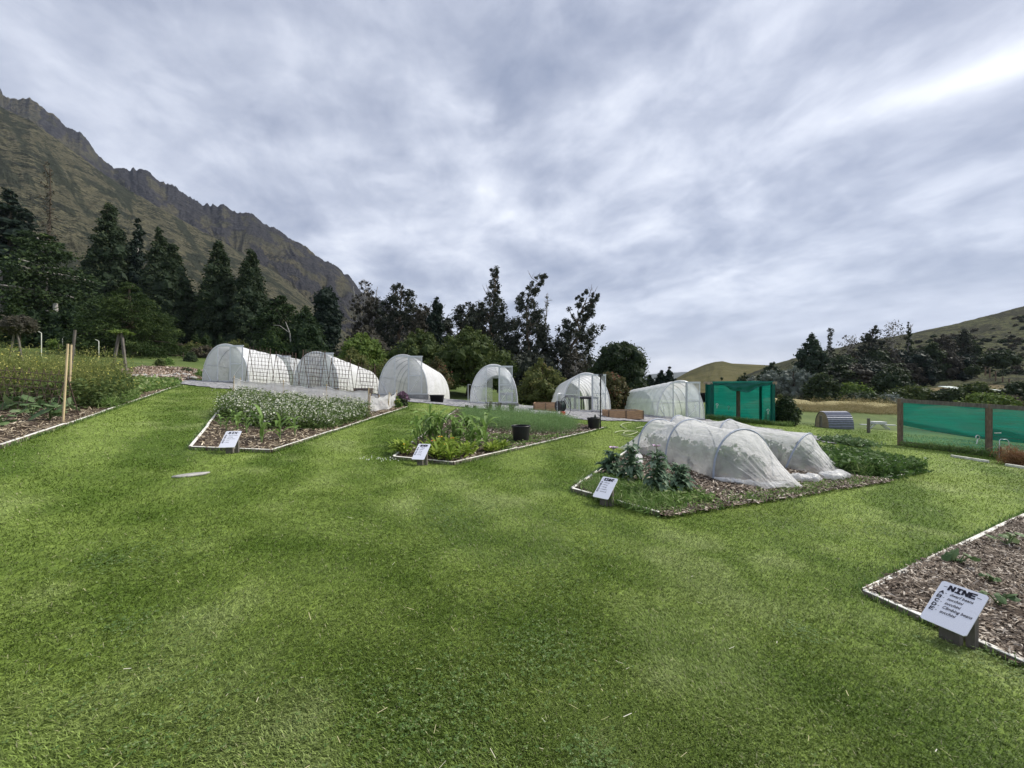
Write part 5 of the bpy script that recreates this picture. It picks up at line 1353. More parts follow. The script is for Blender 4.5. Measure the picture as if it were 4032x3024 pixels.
T('red_leaved_tree', 'smaller reddish sapling left of the clear polytunnel', 'tree', 2448, 1490, 60, 30, [(.1, .6), (.4, 1), (.7, .9), (1, .3)], 50, .28, 44, .17, lm_red, bark=m_bbark, tr=.06, group='trees beyond the right polytunnels')
for u, vt, wd_, lab in ((2560, 1476, 62, 'left and lowest of three small conifers beyond the clear polytunnel'), (2604, 1455, 66, 'middle one of three small conifers beyond the clear polytunnel'), (2636, 1444, 70, 'right and tallest of three small conifers beyond the clear polytunnel')):
    T('conifer_tree', lab, 'tree', u, vt, wd_, 78, CONE2, 70, .7, 40, .40, lm_pine, vb=1545, droop=.3, group='three small conifers', limbs=False)
# orchard saplings seen in the grass behind
for u, vt, vb_, lab in ((1700, 1500, 1556, 'small orchard tree in the grass left of the leaning trunk'), (1775, 1505, 1552, 'slim orchard sapling in shade beside the leaning trunk'), (1960, 1490, 1560, 'small dark orchard tree seen through the open back doorway')):
    T('orchard_tree', lab, 'tree', u, vt, 60, 46, [(.3, .8), (.6, 1), (.85, .7), (1, .2)], 34, .42, 36, .20, lm_orch, bark=m_bark, tr=.07, group=og)
# right: willows, shrubs, poplars, hillside wood
rgp = 'bushes at the foot of the right hill'
def B(label, u, vt, wd_, y, mat, vb=1600, nc=110, cr=.75, nl=46, leaf=.30, env=DOME, **k):
    return T('bush', label, 'bush', u, vt, wd_, y, env, nc, cr, nl, leaf, mat, vb=vb, group=rgp, limbs=False, **k)
B('large silver leaved willow bush behind the right end of the green shed', 3125, 1446, 175, 60, lm_silv, asp=.28, hang=.5)
B('silver willow bush just above the green shed roof', 3035, 1458, 120, 62, lm_silv, asp=.28, hang=.5)
B('small silver bush at the right of the large silver willow', 3205, 1474, 70, 58, lm_silv, asp=.28, nc=60)
B('low silver grey bush low against the green shed corner', 2960, 1484, 80, 64, lm_silv, asp=.28, nc=60)
B('dark green rounded bush in front of the silver willows', 3232, 1474, 108, 54, lm_dkg, env=BALL)
B('dark bush at the crest left of the silver willows', 2930, 1470, 90, 85, lm_dkg, nc=70)
B('dark bush on the skyline between green hill and wood', 3040, 1422, 130, 95, lm_dkg, nc=90, cr=1.0)
B('tiny dark conifer shaped bush on the green hill slope', 2842, 1486, 34, 90, lm_dkg, nc=26, env=CONE2)
B('yellowish green bush beside the dark rounded bush', 3350, 1510, 160, 56, lm_brt)
B('big grey green bush in the middle of the slope foot', 3515, 1448, 175, 60, lm_dkg, nc=150)
B('low dark green shrub above the dry grass ridge', 3400, 1556, 170, 52, lm_dkg, nc=90)
B('green leafy shrub above the left end of the windbreak fence', 3590, 1522, 170, 56, lm_orch, nc=120)
B('pale flowering shrub behind the left fence post', 3500, 1562, 100, 52, lm_silv, nc=60, cr=.6)
B('greyish round conifer bush behind the fence rail', 3760, 1538, 58, 52, lm_dkg, env=BALL, nc=60)
B('tall green willow bush beside the small shed', 3848, 1508, 120, 58, lm_orch, nc=110)
B('bright yellowish green mound behind the right fence bay', 3880, 1556, 190, 50, lm_brt, nc=120, cr=.6)
B('dark bush at the right edge above the fence', 4010, 1504, 120, 54, lm_dkg, nc=100)
B('dark green shrub filling behind the middle of the fence', 3690, 1548, 130, 54, lm_dkg, nc=90)
B('brownish shrubs under the open shed', 3950, 1566, 120, 52, lm_heath, nc=70, cr=.6)
T('shrub', 'dark leafy shrub right of the green shed', 'shrub', 3098, 1562, 84, 24.2, [(.0, .8), (.3, 1), (.6, .8), (.85, .5), (1, .15)], 110, .26, 50, .14, lm_dkg, tr=.05, group=None, limbs=False)
T('shrub', 'yellowish leafed shrub top peeping over the dark shrub by the shed', 'shrub', 3072, 1552, 50, 25.5, DOME, 40, .24, 40, .14, lm_olv, tr=.04, limbs=False)
wg = 'tall trees standing out of the hillside wood'
T('poplar_tree', 'broad dark poplar at the left end of the hillside wood', 'tree', 3196, 1298, 130, 92, [(.05, .8), (.2, 1), (.45, .92), (.65, .72), (.82, .45), (.93, .22), (1, .06)], 190, 1.0, 44, .46, lm_pop, vb=1530, group=wg, droop=.1, tr=.4)
T('eucalyptus_tree', 'very thin gum spire with tufts right of the broad poplar', 'tree', 3270, 1262, 62, 105, [(.2, .9), (.5, .5), (.7, .34), (.78, .22), (.9, .36), (1, .2)], 64, .85, 22, .45, lm_euc, vb=1500, group=wg, bark=m_gbark, tr=.22, bare=8)
T('eucalyptus_tree', 'sparse twiggy gum head above the wood, left of the dense tufted gum', 'tree', 3345, 1306, 80, 110, [(.3, .8), (.6, .9), (.85, .9), (1, .4)], 60, .95, 14, .45, lm_eucd, vb=1500, group=wg, bark=m_gbark, tr=.22, bare=16)
T('eucalyptus_tree', 'dense dark tufted gum on the skyline of the wood', 'tree', 3432, 1252, 105, 115, [(.1, .9), (.4, .9), (.6, 1), (.75, .7, .1), (.9, .4, .15), (1, .2, .2)], 100, 1.1, 32, .5, lm_euc, vb=1480, group=wg, tr=.3)
T('eucalyptus_tree', 'pale open branched gum beside the ivy covered snag', 'tree', 3515, 1234, 85, 118, [(.2, .9), (.55, .8), (.8, 1), (1, .5)], 70, 1.0, 15, .48, lm_eucd, vb=1465, group=wg, bark=m_gbark, tr=.26, bare=18)
T('dead_tree', 'ivy covered dead snag with forked bare top on the hillside', 'tree', 3578, 1212, 62, 118, [(.2, .8), (.5, .42), (.75, .36), (.86, .2), (1, .05)], 60, .8, 34, .42, lm_dkg, vb=1450, group=wg, bark=m_gbark, tr=.4, bare=14)
T('eucalyptus_tree', 'rounded reddish brown gum high on the hillside', 'tree', 3719, 1238, 75, 122, [(.1, .9), (.5, 1), (.8, .8), (1, .35)], 90, 1.1, 32, .5, lm_eucd, vb=1400, group=wg, tr=.3)
T('eucalyptus_tree', 'highest tufted gum near the hill crest', 'tree', 3793, 1195, 58, 126, [(.15, .9), (.35, .7), (.55, 1), (.75, .9), (.9, .6), (1, .2)], 80, 1.05, 26, .5, lm_euc, vb=1370, group=wg, tr=.3, bare=6)
T('shrub', 'low gum scrub right of the highest gum on the crest', 'shrub', 3842, 1236, 70, 126, DOME, 50, 1.1, 28, .5, lm_eucd, vb=1300, group=wg, bare=6)
# the mass of the wood: copies of three crowns
wl = 'dark tree among those packed together in the hillside wood'; wgr = 'dark trees of the hillside wood'
protos = []
rngw = np.random.default_rng(77)
cells = []
for row, (y, vt0, vb0, u0, u1, n) in enumerate(((128, 1330, 1400, 3300, 3830, 10), (112, 1375, 1460, 3290, 3780, 10), (98, 1420, 1500, 3255, 3640, 8), (90, 1460, 1530, 3250, 3520, 6))):
    for k in range(n):
        u = u0 + (u1 - u0) * (k + .5) / n + rngw.uniform(-14, 14)
        rise = -(u - 3480) * (.26 if row < 2 else .17)
        cells.append((u, vt0 + rise + rngw.uniform(-18, 22), vb0 + rise * .9 + 10, y))
for k, (u, vt, vb, y) in enumerate(cells):
    h = (vb - vt) / F * y + 1.5
    if k < 4:
        t = tree('wood_tree', wl, 'tree', tpos(u, y, vb), 9.0, 7.5, [(.02, .8), (.3, 1), (.6, .95), (.85, .6), (1, .2)], 85, 1.25, 36, .55, (lm_euc, lm_dkg, lm_eucd, lm_pine)[k], group=wgr, tr=.22, bark=m_gbark, seed=300 + k)
        t.scale = (1, 1, h / 9.0); protos.append(t)
    else:
        dup(protos[k % 4], tpos(u, y, vb), rngw.uniform(0, 6.28), scale=(1, 1, h / 9.0 * rngw.uniform(.9, 1.2)))
sl = 'low dark scrub bush dotted over the rough hillside'; sg_ = 'scrub bushes on the rough hillside'
sb = []
for k in range(150):
    u = rngw.uniform(3600, 4090); e_ = rngw.uniform(.22, 1)
    y = 85 + 125 * e_; vtop = 1500 - 230 * e_ - (u - 3700) * .22 * e_
    p = Vector(tpos(u, y, vtop + rngw.uniform(0, 40)))
    if k < 3:
        t = tree('scrub_bush', sl, 'bush', p, 2.0, 3.6, DOME, 34, .55, 26, .36, (lm_dkg, lm_heath, lm_euc)[k], group=sg_, tr=.05, limbs=False, seed=500 + k); sb.append(t)
    else: dup(sb[k % 3], p, rngw.uniform(0, 6), scale=rngw.uniform(.3, .95))
hb = bpy.data.objects['hillside']
T('bush', 'long dark bush lying across the middle of the hillside', 'bush', 3930, 1384, 110, 98, DOME, 110, 1.0, 40, .42, lm_dkg, vb=1432, group=None, limbs=False)
T('bush', 'small dark round bush at the top of the dry grass slope', 'bush', 3834, 1440, 42, 92, BALL, 40, .6, 34, .34, lm_dkg, vb=1470, group=None, limbs=False)
# set the hillside trees and bushes down on the hill itself
dgx = bpy.context.evaluated_depsgraph_get()
for o in list(bpy.data.objects):
    if o.parent is None and o.get('group') in (wgr, sg_, wg):
        x_, y_ = o.location.x, o.location.y
        ok, loc, nn_, ix = hb.ray_cast(Vector((x_, y_, 400)), Vector((0, 0, -1)))
        if ok: o.location.z = loc.z - .3 if o.get('group') != wg else min(o.location.z, loc.z - .2)

# left paddock saplings and scrub
sp_g = 'saplings and scrub in the left paddock'
def scrub(label, u, vb, vt, wpx, mat, nc=36, env=DOME, leaf=.17, cr=.30):
    q = gp(u, vb); h = (vb - vt) / F * q.y
    return tree('sapling', label, 'sapling', q, h, wpx / F * q.y, env, nc, cr, 34, leaf, mat, seed=int(u), group=sp_g, tr=.04)
scrub('yellowish sapling between two dark stakes by the tall riser pipe', 215, 1378, 1336, 46, lm_brt)
scrub('small round sapling beside the dark stake left of the leafy A frame', 430, 1390, 1362, 34, lm_dkg)
scrub('low sapling guarded by a pair of dark stakes', 538, 1396, 1376, 30, lm_orch)
scrub('dark round sapling near the leftmost polytunnel', 752, 1424, 1390, 40, lm_dkg)
scrub('thin sapling in the paddock above the mulched bank', 630, 1446, 1418, 26, lm_orch, 20)
scrub('faint low shoot in the paddock above the mulched bank', 664, 1436, 1412, 24, lm_weed, 16)
scrub('orange brown shrub on the fence line left of the leftmost polytunnel', 760, 1398, 1345, 90, lm_olv, 60)
scrub('grey twiggy bush on the fence line by the leftmost polytunnel', 800, 1408, 1360, 90, lm_heath, 70)
scrub('twiggy brown shrub on the fence line behind the leaning post', 700, 1392, 1350, 60, lm_heath, 40)
scrub('small brown shrub under the cedar scrub at the paddock top', 240, 1310, 1262, 50, lm_olv, 40)
scrub('leafy plant on the mulched bank by the leftmost polytunnel', 785, 1492, 1455, 26, lm_weed, 22, leaf=.12, cr=.16)
scrub('small dark plant at the left of the mulched bank', 735, 1468, 1452, 30, lm_dkg, 18, leaf=.12, cr=.16)
scrub('blue green young conifer behind the paddock fence line', 812, 1372, 1310, 50, lm_mac, 50, CONE2)
scrub('small blue green young conifer left of the other one', 770, 1366, 1306, 44, lm_mac, 44, CONE2)
scrub('young dark conifer above the leftmost polytunnel roof', 870, 1376, 1310, 50, lm_cyp, 50, CONE2)
scrub('yellow green shrub above the leftmost polytunnel roof', 935, 1385, 1336, 90, lm_olv, 60)
p, h = TF1[1], TF1[2]
tree('topiary_tree', 'dark flat topped clipped tree on a timber A frame at the left edge', 'tree', p + Vector((0, .2, 0)), h * 1.36, 1.55, [(.72, .8), (.82, 1), (.92, .9), (1, .35)], 70, .26, 60, .13, lm_eucd, tr=.05, seed=9, clear=.7)
p, h = TF2[1], TF2[2]
tree('young_tree', 'young staked tree with a flat leafy top above the left bed', 'tree', p + Vector((.05, .1, 0)), h * 1.06, .75, [(.93, .8), (.97, 1), (1, .5)], 16, .10, 24, .12, lm_brt, tr=.03, seed=19, clear=.9, flat=.4)

# ================================================================ crops
def strap(g, base, az, L, wd, rise, droop, rng, n=7, mi=0, tint=.5, twist=.3):
    """one arching strap leaf"""
    s = np.linspace(0, 1, n); el = rise - droop * s ** 1.3
    d = np.stack([np.cos(el) * math.cos(az), np.cos(el) * math.sin(az), np.sin(el)], -1) * (L / (n - 1))
    P = np.array(base) + np.concatenate([[np.zeros(3)], np.cumsum(d, 0)[:-1]])
    sd = np.array([-math.sin(az), math.cos(az), 0]); w_ = wd * np.sin(np.pi * np.clip(s * .86 + .12, 0, 1)) ** .7
    tw = rng.uniform(-twist, twist); up = np.array([0, 0, 1])
    sd = sd * math.cos(tw) + up * math.sin(tw)
    fold = up * .18
    Q = np.stack([P - sd * w_[:, None] / 2 + fold * w_[:, None], P, P + sd * w_[:, None] / 2 + fold * w_[:, None]], 1)
    g.grid(Q, mi, tint + .25 * (np.abs(Q[..., 0] * 0) + np.array([0, .25, 0])[None, :]))
def corn(pos, h, label, seed, group, nleaf=9):
    rng = np.random.default_rng(seed); t = thing('corn_plant', label, 'corn plant', pos, rng.uniform(0, 6.28), group)
    g = Geo(); g.tube([(0, 0, -.03), (.01, 0, h * .4), (0, .01, h * .75)], [.014, .011, .006], 6); g.obj('stalk', m_stem, t)
    g = Geo(); a0 = rng.uniform(0, 6)
    for k in range(nleaf):
        f = (k + .4) / nleaf; az_ = a0 + (k % 2) * math.pi + rng.normal(0, .45)
        strap(g, (0, 0, h * .78 * f), az_, h * rng.uniform(.60, .95) * (1 - .2 * f), .050 * rng.uniform(.8, 1.3) * (.6 + h), rng.uniform(.8, 1.3), rng.uniform(1.4, 2.8), rng, tint=rng.uniform(.1, .75))
    g.obj('leaves', lm_corn, t); return t
cg6 = 'young corn on the SIX bed'
for k, (u, v, vt, lab) in enumerate(((1030, 1752, 1630, 'biggest young corn plant, front and centre of the SIX bed'), (1102, 1738, 1650, 'young corn plant right of the biggest one on the SIX bed'), (1161, 1721, 1655, 'rightmost young corn plant on the SIX bed, next to the white flowers'), (971, 1712, 1650, 'young corn plant left of the biggest one on the SIX bed'), (935, 1700, 1640, 'young corn plant directly behind the SIX sign'), (892, 1706, 1655, 'small young corn plant left of the SIX sign'), (868, 1686, 1640, 'leftmost young corn plant at the white edge of the SIX bed'), (915, 1676, 1628, 'young corn plant half lost in the white flowers, left side'), (1000, 1684, 1632, 'young corn plant at the front rim of the white flowers'))):
    q = gp(u, v); corn(q + Vector((0, 0, .05)), (v - vt) / F * q.y * 1.12, lab, 40 + k, cg6)
rngc = np.random.default_rng(6)
for k, (u, v, vt) in enumerate(((1640, 1765, 1660), (1668, 1758, 1640), (1692, 1752, 1614), (1712, 1758, 1640), (1738, 1762, 1650), (1762, 1755, 1632), (1785, 1762, 1650), (1812, 1768, 1660), (1838, 1762, 1650), (1862, 1772, 1655), (1890, 1768, 1646), (1910, 1772, 1652), (1880, 1782, 1690), (1852, 1785, 1690), (1726, 1740, 1635), (1800, 1742, 1645), (1848, 1745, 1650), (1655, 1745, 1650))):
    q = gp(u, v); corn(q + Vector((0, 0, .05)), (v - vt) / F * q.y * 1.1, 'leafy corn plant in the clump behind the marigolds of the SEVEN bed', 80 + k, 'corn clump on the SEVEN bed', 11)
def flower(g, c, r, n, mi, rng, tilt=.25, cup=.2):
    c = np.array(c)
    for lay in range(2):
        for k in range(n):
            a = 2 * math.pi * (k + lay * .5) / n + rng.normal(0, .06); rr_ = r * (1 - .3 * lay)
            d = np.array([math.cos(a), math.sin(a), cup + lay * .25]); s = np.array([-math.sin(a), math.cos(a), 0]) * rr_ * 2.3 / n
            g.add([c, c + d * rr_ * .6 - s, c + d * rr_ + np.array([0, 0, -.1 * rr_]), c + d * rr_ * .6 + s], [(0, 1, 2, 3)], mi)
def marigold(pos, h, label, seed, flowers=(), group='marigold plants on the SEVEN bed'):
    rng = np.random.default_rng(seed); t = thing('marigold_plant', label, 'marigold', pos, 0, group); g = Geo()
    for k in range(52):
        f = rng.random(); az_ = rng.uniform(0, 6.28); r_ = .13 * rng.random()
        strap(g, (math.cos(az_) * r_, math.sin(az_) * r_, f * h * .7), az_ + rng.normal(0, .5), rng.uniform(.13, .23), rng.uniform(.034, .060), rng.uniform(.5, 1.3), rng.uniform(.6, 1.8), rng, 5, tint=rng.uniform(.05, .8))
    g.obj('leaves', lm_mar, t)
    for (dx, dy, fz, m_, r_) in flowers:
        g = Geo(); g.tube([(dx * .5, dy * .5, h * .4), (dx, dy, fz)], .004, 4, 1); flower(g, (dx, dy, fz), r_, 11, 0, rng); g.lathe([(.001, .004), (r_ * .3, .006), (r_ * .22, .014), (.001, .016)], (dx, dy, fz), 8, 2)
        g.obj('flower', [m_, m_stem, m_bbark], t)
    return t
def mar(u, v, h, lab, seed, fl=()):
    q = gp(u, v); L_ = []
    for (fu, fv, m_, r_) in fl:
        z = EYE - (fv - 1512) / F * q.y - q.z - .02; L_.append(((fu - u) / F * q.y, -.05, z, m_, r_ * 1.45))
    marigold(q + Vector((0, 0, .04)), h, lab, seed, L_)
mar(1598, 1797, .27, 'marigold plant with one pale yellow flower left of the SEVEN sign', 1, [(1598, 1752, m_pet2, .034)])
mar(1722, 1795, .30, 'marigold plant carrying a large golden flower and an orange one', 2, [(1736, 1723, m_pet2, .042), (1709, 1738, m_pet1, .034)])
mar(1776, 1790, .30, 'marigold plant carrying a dark orange flower', 3, [(1782, 1728, m_pet1, .032)])
mar(1752, 1806, .27, 'marigold plant with a small yellow flower low in the clump', 4, [(1756, 1752, m_pet2, .026)])
for k, (u, v, lab) in enumerate(((1690, 1802, 'flowerless marigold plant right beside the SEVEN sign'), (1728, 1816, 'flowerless marigold plant at the front edge board of the SEVEN bed'), (1772, 1822, 'flowerless marigold plant nearest the front corner of the SEVEN bed'), (1812, 1812, 'light green marigold plant at the right front of the SEVEN bed'), (1842, 1800, 'flowerless marigold plant at the foot of the corn clump'), (1575, 1790, 'small leafy plant at the left corner of the SEVEN bed'), (1935, 1786, 'small leafy weed on the right edge board of the SEVEN bed'), (1975, 1776, 'small leafy weed below the black pot'))):
    mar(u, v, .24 if k < 5 else .13, lab, 20 + k)
# poppies on bed EIGHT
def poppy(pos, h, label, seed, blooms=(), pods=()):
    rng = np.random.default_rng(seed); t = thing('poppy_plant', label, 'poppy', pos, 0, 'tall poppy plants on the EIGHT bed')
    g = Geo(); stems = [(0, 0)] + [(rng.normal(0, .05), rng.normal(0, .05)) for _ in range(2)]
    for sx, sy in stems: g.tube([(sx * .4, sy * .4, 0), (sx, sy, h * .5), (sx * 1.2, sy * 1.2, h * .92)], [.011, .009, .005], 6)
    g.obj('stem', m_stem, t)
    g = Geo()
    for k in range(74):
        f = rng.random() ** .9; az_ = rng.uniform(0, 6.28); L_ = rng.uniform(.17, .31) * (1.15 - .55 * f); wv = rng.uniform(.5, .8) * L_ * .62
        n = 9; s = np.linspace(0, 1, n); el = rng.uniform(.2, 1.0) - rng.uniform(1.0, 2.2) * s ** 1.3
        d = np.stack([np.cos(el) * math.cos(az_), np.cos(el) * math.sin(az_), np.sin(el)], -1) * (L_ / (n - 1))
        P = np.array([0, 0, h * (.06 + .84 * f)]) + np.concatenate([[np.zeros(3)], np.cumsum(d, 0)[:-1]])
        sd = np.array([-math.sin(az_), math.cos(az_), 0]); w_ = wv * np.sin(np.pi * np.clip(s * .8 + .16, 0, 1)) ** .8
        jag = 1 + .28 * np.sin(s * 22 + k); wav = np.sin(s * 15 + k) * .16
        up = np.array([0, 0, 1.0])
        Q = np.stack([P - sd * (w_ * jag)[:, None] / 2 + up * (w_ * (.22 + wav))[:, None], P - sd * w_[:, None] / 4 + up * (w_ * .04)[:, None], P, P + sd * w_[:, None] / 4 + up * (w_ * .04)[:, None], P + sd * (w_ * jag)[:, None] / 2 + up * (w_ * (.22 - wav))[:, None]], 1)
        g.grid(Q, 0, np.clip(rng.uniform(0, .75) + np.array([.22, 0, .1, 0, .22])[None, :] * np.ones((n, 1)), 0, 1))
    g.obj('leaves', lm_pop2, t)
    for (dx, dz, r_) in blooms:
        g = Geo(); g.tube([(dx * .3, 0, h * .6), (dx * .9, 0, dz - .06), (dx, 0, dz)], .005, 5); g.obj('flower_stalk', m_stem, t)
        g = Geo()
        for k in range(5):
            a0 = k * 1.2566; n = 8; th_ = np.linspace(-.75, .75, n); rr_ = np.linspace(.12, 1, 5)
            Tt, Rr = np.meshgrid(th_, rr_, indexing='ij'); ca = a0 + Tt
            z = Rr ** 1.6 * .55 * r_ + .10 * r_ * np.sin(Tt * 9 + k * 2) * Rr - (Rr > .9) * .10 * r_
            rad_ = r_ * Rr * (1 - .18 * (Tt / .75) ** 2)
            g.grid(np.stack([dx + rad_ * np.cos(ca), rad_ * np.sin(ca), dz + z], -1))
        f = g.obj('flower', m_pet3, t)
        g = Geo(); g.lathe([(.001, -.012), (r_ * .22, .0), (r_ * .26, .02), (r_ * .30, .035), (.001, .04)], (dx, 0, dz), 10); g.obj('flower_centre', m_pod, f)
    for (dx, dz) in pods:
        g = Geo(); g.tube([(dx * .3, 0, h * .6), (dx, 0, dz)], .005, 5); g.lathe([(.001, 0), (.012, .006), (.019, .024), (.015, .042), (.020, .046), (.001, .05)], (dx, 0, dz), 10); g.obj('seed_pod', m_pod, t)
    return t
for (u, v, vt, lab, bl, pd) in ((2408, 1888, 1782, 'left poppy plant holding a large open lilac flower above its leaves', [(2416, 1768, .080)], []), (2487, 1912, 1755, 'poppy plant with green seed pods, second from the left', [], [(2494, 1742), (2473, 1752)]), (2590, 1964, 1780, 'broadest poppy plant, one lilac flower seen from the side against the net', [(2585, 1760, .062)], [(2588, 1780)]), (2676, 1948, 1838, 'shortest poppy plant without flower, nearest the net tunnel', [], [])):
    q = gp(u, v); z = lambda vv: EYE - (vv - 1512) / F * q.y - q.z - .04
    poppy(q + Vector((0, 0, .04)), (v - vt) / F * q.y, lab, u, [((fu - u) / F * q.y, z(fv), r_) for fu, fv, r_ in bl], [((fu - u) / F * q.y, z(fv)) for fu, fv in pd])
# squash
def squash(pos, label, seed, n=9, s=1.0, group='squash plants on the left bed'):
    rng = np.random.default_rng(seed); t = thing('squash_plant', label, 'squash plant', pos, 0, group); gl = Geo(); gs = Geo()
    for k in range(n):
        a = rng.uniform(0, 6.28); r_ = rng.uniform(.05, .30) * s; z = rng.uniform(.10, .34) * s; c = np.array([math.cos(a) * r_, math.sin(a) * r_, z])
        gs.tube([(0, 0, 0), c * np.array([.6, .6, .9]), c], .006, 5)
        R0 = rng.uniform(.075, .125) * s; m_ = 15; ph = np.linspace(0, 2 * math.pi, m_); rr_ = np.linspace(.03, 1, 5); tl = rng.normal(0, .35, 2)
        P_, Q_ = np.meshgrid(ph, rr_, indexing='ij'); tl = tl * 1.7; lob = 1 + .13 * np.cos(P_ * 5 + k) + .04 * np.sin(P_ * 13)
        x = R0 * Q_ * lob * np.cos(P_); y = R0 * Q_ * lob * np.sin(P_); zz_ = -.30 * R0 * Q_ ** 2 + .10 * R0 * np.cos(P_ * 5 + k) * Q_ + x * tl[0] + y * tl[1]
        gl.grid(c + np.stack([x, y, zz_], -1), 0, np.clip(rng.uniform(.0, .8) + .1 * Q_, 0, 1))
    gs.obj('stem', m_stem, t); gl.obj('leaves', lm_sq, t); return t
for u, v, s_, lab in ((196, 1664, .95, 'dark green squash plant at the foot of the front bamboo stake'), (92, 1630, 1.1, 'squash plant with pale large leaves under the wire mesh'), (4, 1606, 1.0, 'squash plant cut by the left edge of the photo'), (250, 1634, 1.05, 'squash plant climbing between the bamboo stakes'), (126, 1650, .8, 'low dark squash plant in the straw between two larger ones'), (10, 1690, .6, 'small dusty plant in the straw at the left edge')):
    squash(gp(u, v) + Vector((0, 0, .05)), lab, int(u) + 3, 10, s_)
for u, v, s_, lab in ((3770, 2240, .46, 'small squash plant by the left board of the bare bed'), (3968, 2160, .55, 'squash plant with dark leaves at the right edge, farther back'), (3935, 2412, .34, 'small dark leafed seedling beside the NINE sign'), (3895, 2308, .24, 'tiny sprout above the top edge of the NINE sign')):
    squash(gp(u, v) + Vector((0, 0, .04)), lab, int(v), 5, s_, 'squash seedlings on the bare bed')
# plants under the nets
def bean(pos, h, label, seed, group):
    rng = np.random.default_rng(seed); t = thing('bean_plant', label, 'bean plant', pos, rng.uniform(0, 6), group); g = Geo(); gs = Geo()
    for k in range(5):
        a = rng.uniform(0, 6.28); tip = np.array([math.cos(a) * .14, math.sin(a) * .14, h * rng.uniform(.7, 1)]); gs.tube([(0, 0, 0), tip * .6, tip], .006, 4)
        c = tip * rng.uniform(.25, 1, (40, 1)) + rng.normal(0, .06, (40, 3)); g.quads(leaf_quads(c, .105, .70, rng), 0, rng.random(40))
    gs.obj('stems', m_stem, t); g.obj('leaves', lm_bean, t); return t
rngb = np.random.default_rng(31)
for nm, c0, c1, lab in (('a', (4.5, 7.55), (3.6, 9.9), 'bean plant growing in the rows under the nearer net tunnel'), ('b', (6.8, 9.3), (4.9, 12.0), 'bean plant growing in the rows under the farther net tunnel')):
    ax_ = np.array(c1) - np.array(c0); sp_ = np.array([ax_[1], -ax_[0]]) / np.linalg.norm(ax_)
    for k in range(7):
        for s_ in (-1, 1):
            c = np.array(c0) + ax_ * (k + .3) / 7 + sp_ * s_ * .30 + rngb.normal(0, .05, 2)
            bean((c[0], c[1], g1(*c) + .04), rngb.uniform(.34, .50), lab, int(rngb.integers(1e6)), 'beans under net tunnel ' + ('near' if nm == 'a' else 'far'))
# crop masses nobody could count
def crop(name, label, cat, poly, n, h, rng, leafm, leafn, leaf, asp=.35, flm=None, fln=0, fl=.02, spread=.10, upw=.5, stem=True, hpow=1.0, top=.0, jit=.25, flz=(.7, 1.0)):
    q = scatter(poly, n, rng); hh = h * (1 - jit + 2 * jit * rng.random(n)) * (.50 + 1.0 * fbm(q[:, 0] * 1.3, q[:, 1] * 1.3, 3))
    b = np.stack([q[:, 0], q[:, 1], G(q[:, 0], q[:, 1]) + .03], -1); ln = rng.normal(0, spread * .8, (n, 2)); tp = b + np.stack([ln[:, 0], ln[:, 1], hh], -1)
    g = Geo()
    if stem:
        a = rng.uniform(0, 6.28, n); s = np.stack([np.cos(a), np.sin(a), 0 * a], -1) * .004
        g.quads(np.stack([b - s, b + s, tp + s * .5, tp - s * .5], 1), 0, rng.random(n) * .5)
    f = rng.random((n, leafn)) ** hpow * (1 - top) + top
    C = b[:, None] * (1 - f[..., None]) + tp[:, None] * f[..., None] + rng.normal(0, 1, (n, leafn, 3)) * np.array([spread, spread, spread * .35])
    C[..., 2] = np.maximum(C[..., 2], (b[:, None, 2] + .02))
    d = nrm(np.concatenate([rng.normal(0, 1, (n * leafn, 2)), np.full((n * leafn, 1), upw)], 1))
    g.quads(leaf_quads(C.reshape(-1, 3), leaf, asp, rng, d, 1.2), 0, np.clip(rng.random(n * leafn) * .75 + .25 * f.reshape(-1), 0, 1))
    if fln:
        f = flz[0] + (flz[1] - flz[0]) * rng.random((n, fln)); C = b[:, None] * (1 - f[..., None]) + tp[:, None] * f[..., None] + rng.normal(0, 1, (n, fln, 3)) * np.array([spread * .8, spread * .8, .03])
        g.quads(leaf_quads(C.reshape(-1, 3), fl, .95, rng), 1, rng.random(n * fln))
    o = g.obj(name, [leafm] + ([flm] if flm else [])); return tag(o, label, cat, kind='stuff')
rngm = np.random.default_rng(55)
crop('white_flowering_crop', 'dense white flowering crop filling the middle of the SIX bed', 'crop', [(-5.5, 8.9), (-4.45, 9.4), (-4.45, 12.4), (-5.05, 13.0), (-9.2, 13.5), (-8.1, 11.3), (-7.3, 10.1)], 4300, .35, rngm, lm_buck, 13, .085, .32, lm_wfl, 4, .036, .10, .2, jit=.4, flz=(.5, 1.1))
crop('yellow_flowering_crop', 'tall yellow flowering crop gone to seed along the left bed', 'crop', [gxy(-260, 1600), gxy(0, 1610), (gxy(240, 1612)), gxy(420, 1606), gxy(500, 1572), gxy(440, 1548), gxy(200, 1540), gxy(-200, 1520)], 2500, .80, rngm, lm_must, 26, .085, .15, lm_yfl, 1, .030, .19, .9, hpow=.75, jit=.6, flz=(.55, 1.06))
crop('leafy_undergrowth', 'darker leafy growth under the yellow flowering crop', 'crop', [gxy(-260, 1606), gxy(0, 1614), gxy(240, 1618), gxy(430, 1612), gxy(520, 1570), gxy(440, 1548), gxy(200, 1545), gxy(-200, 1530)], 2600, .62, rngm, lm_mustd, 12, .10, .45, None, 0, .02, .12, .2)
crop('leafy_row', 'low leafy vegetables at the far end of the left bed', 'crop', [gxy(490, 1546), gxy(560, 1552), gxy(690, 1524), gxy(680, 1512), gxy(560, 1514), gxy(500, 1528)], 420, .26, rngm, lm_weed, 14, .14, .4, lm_yfl, 1, .03, .12, .4)
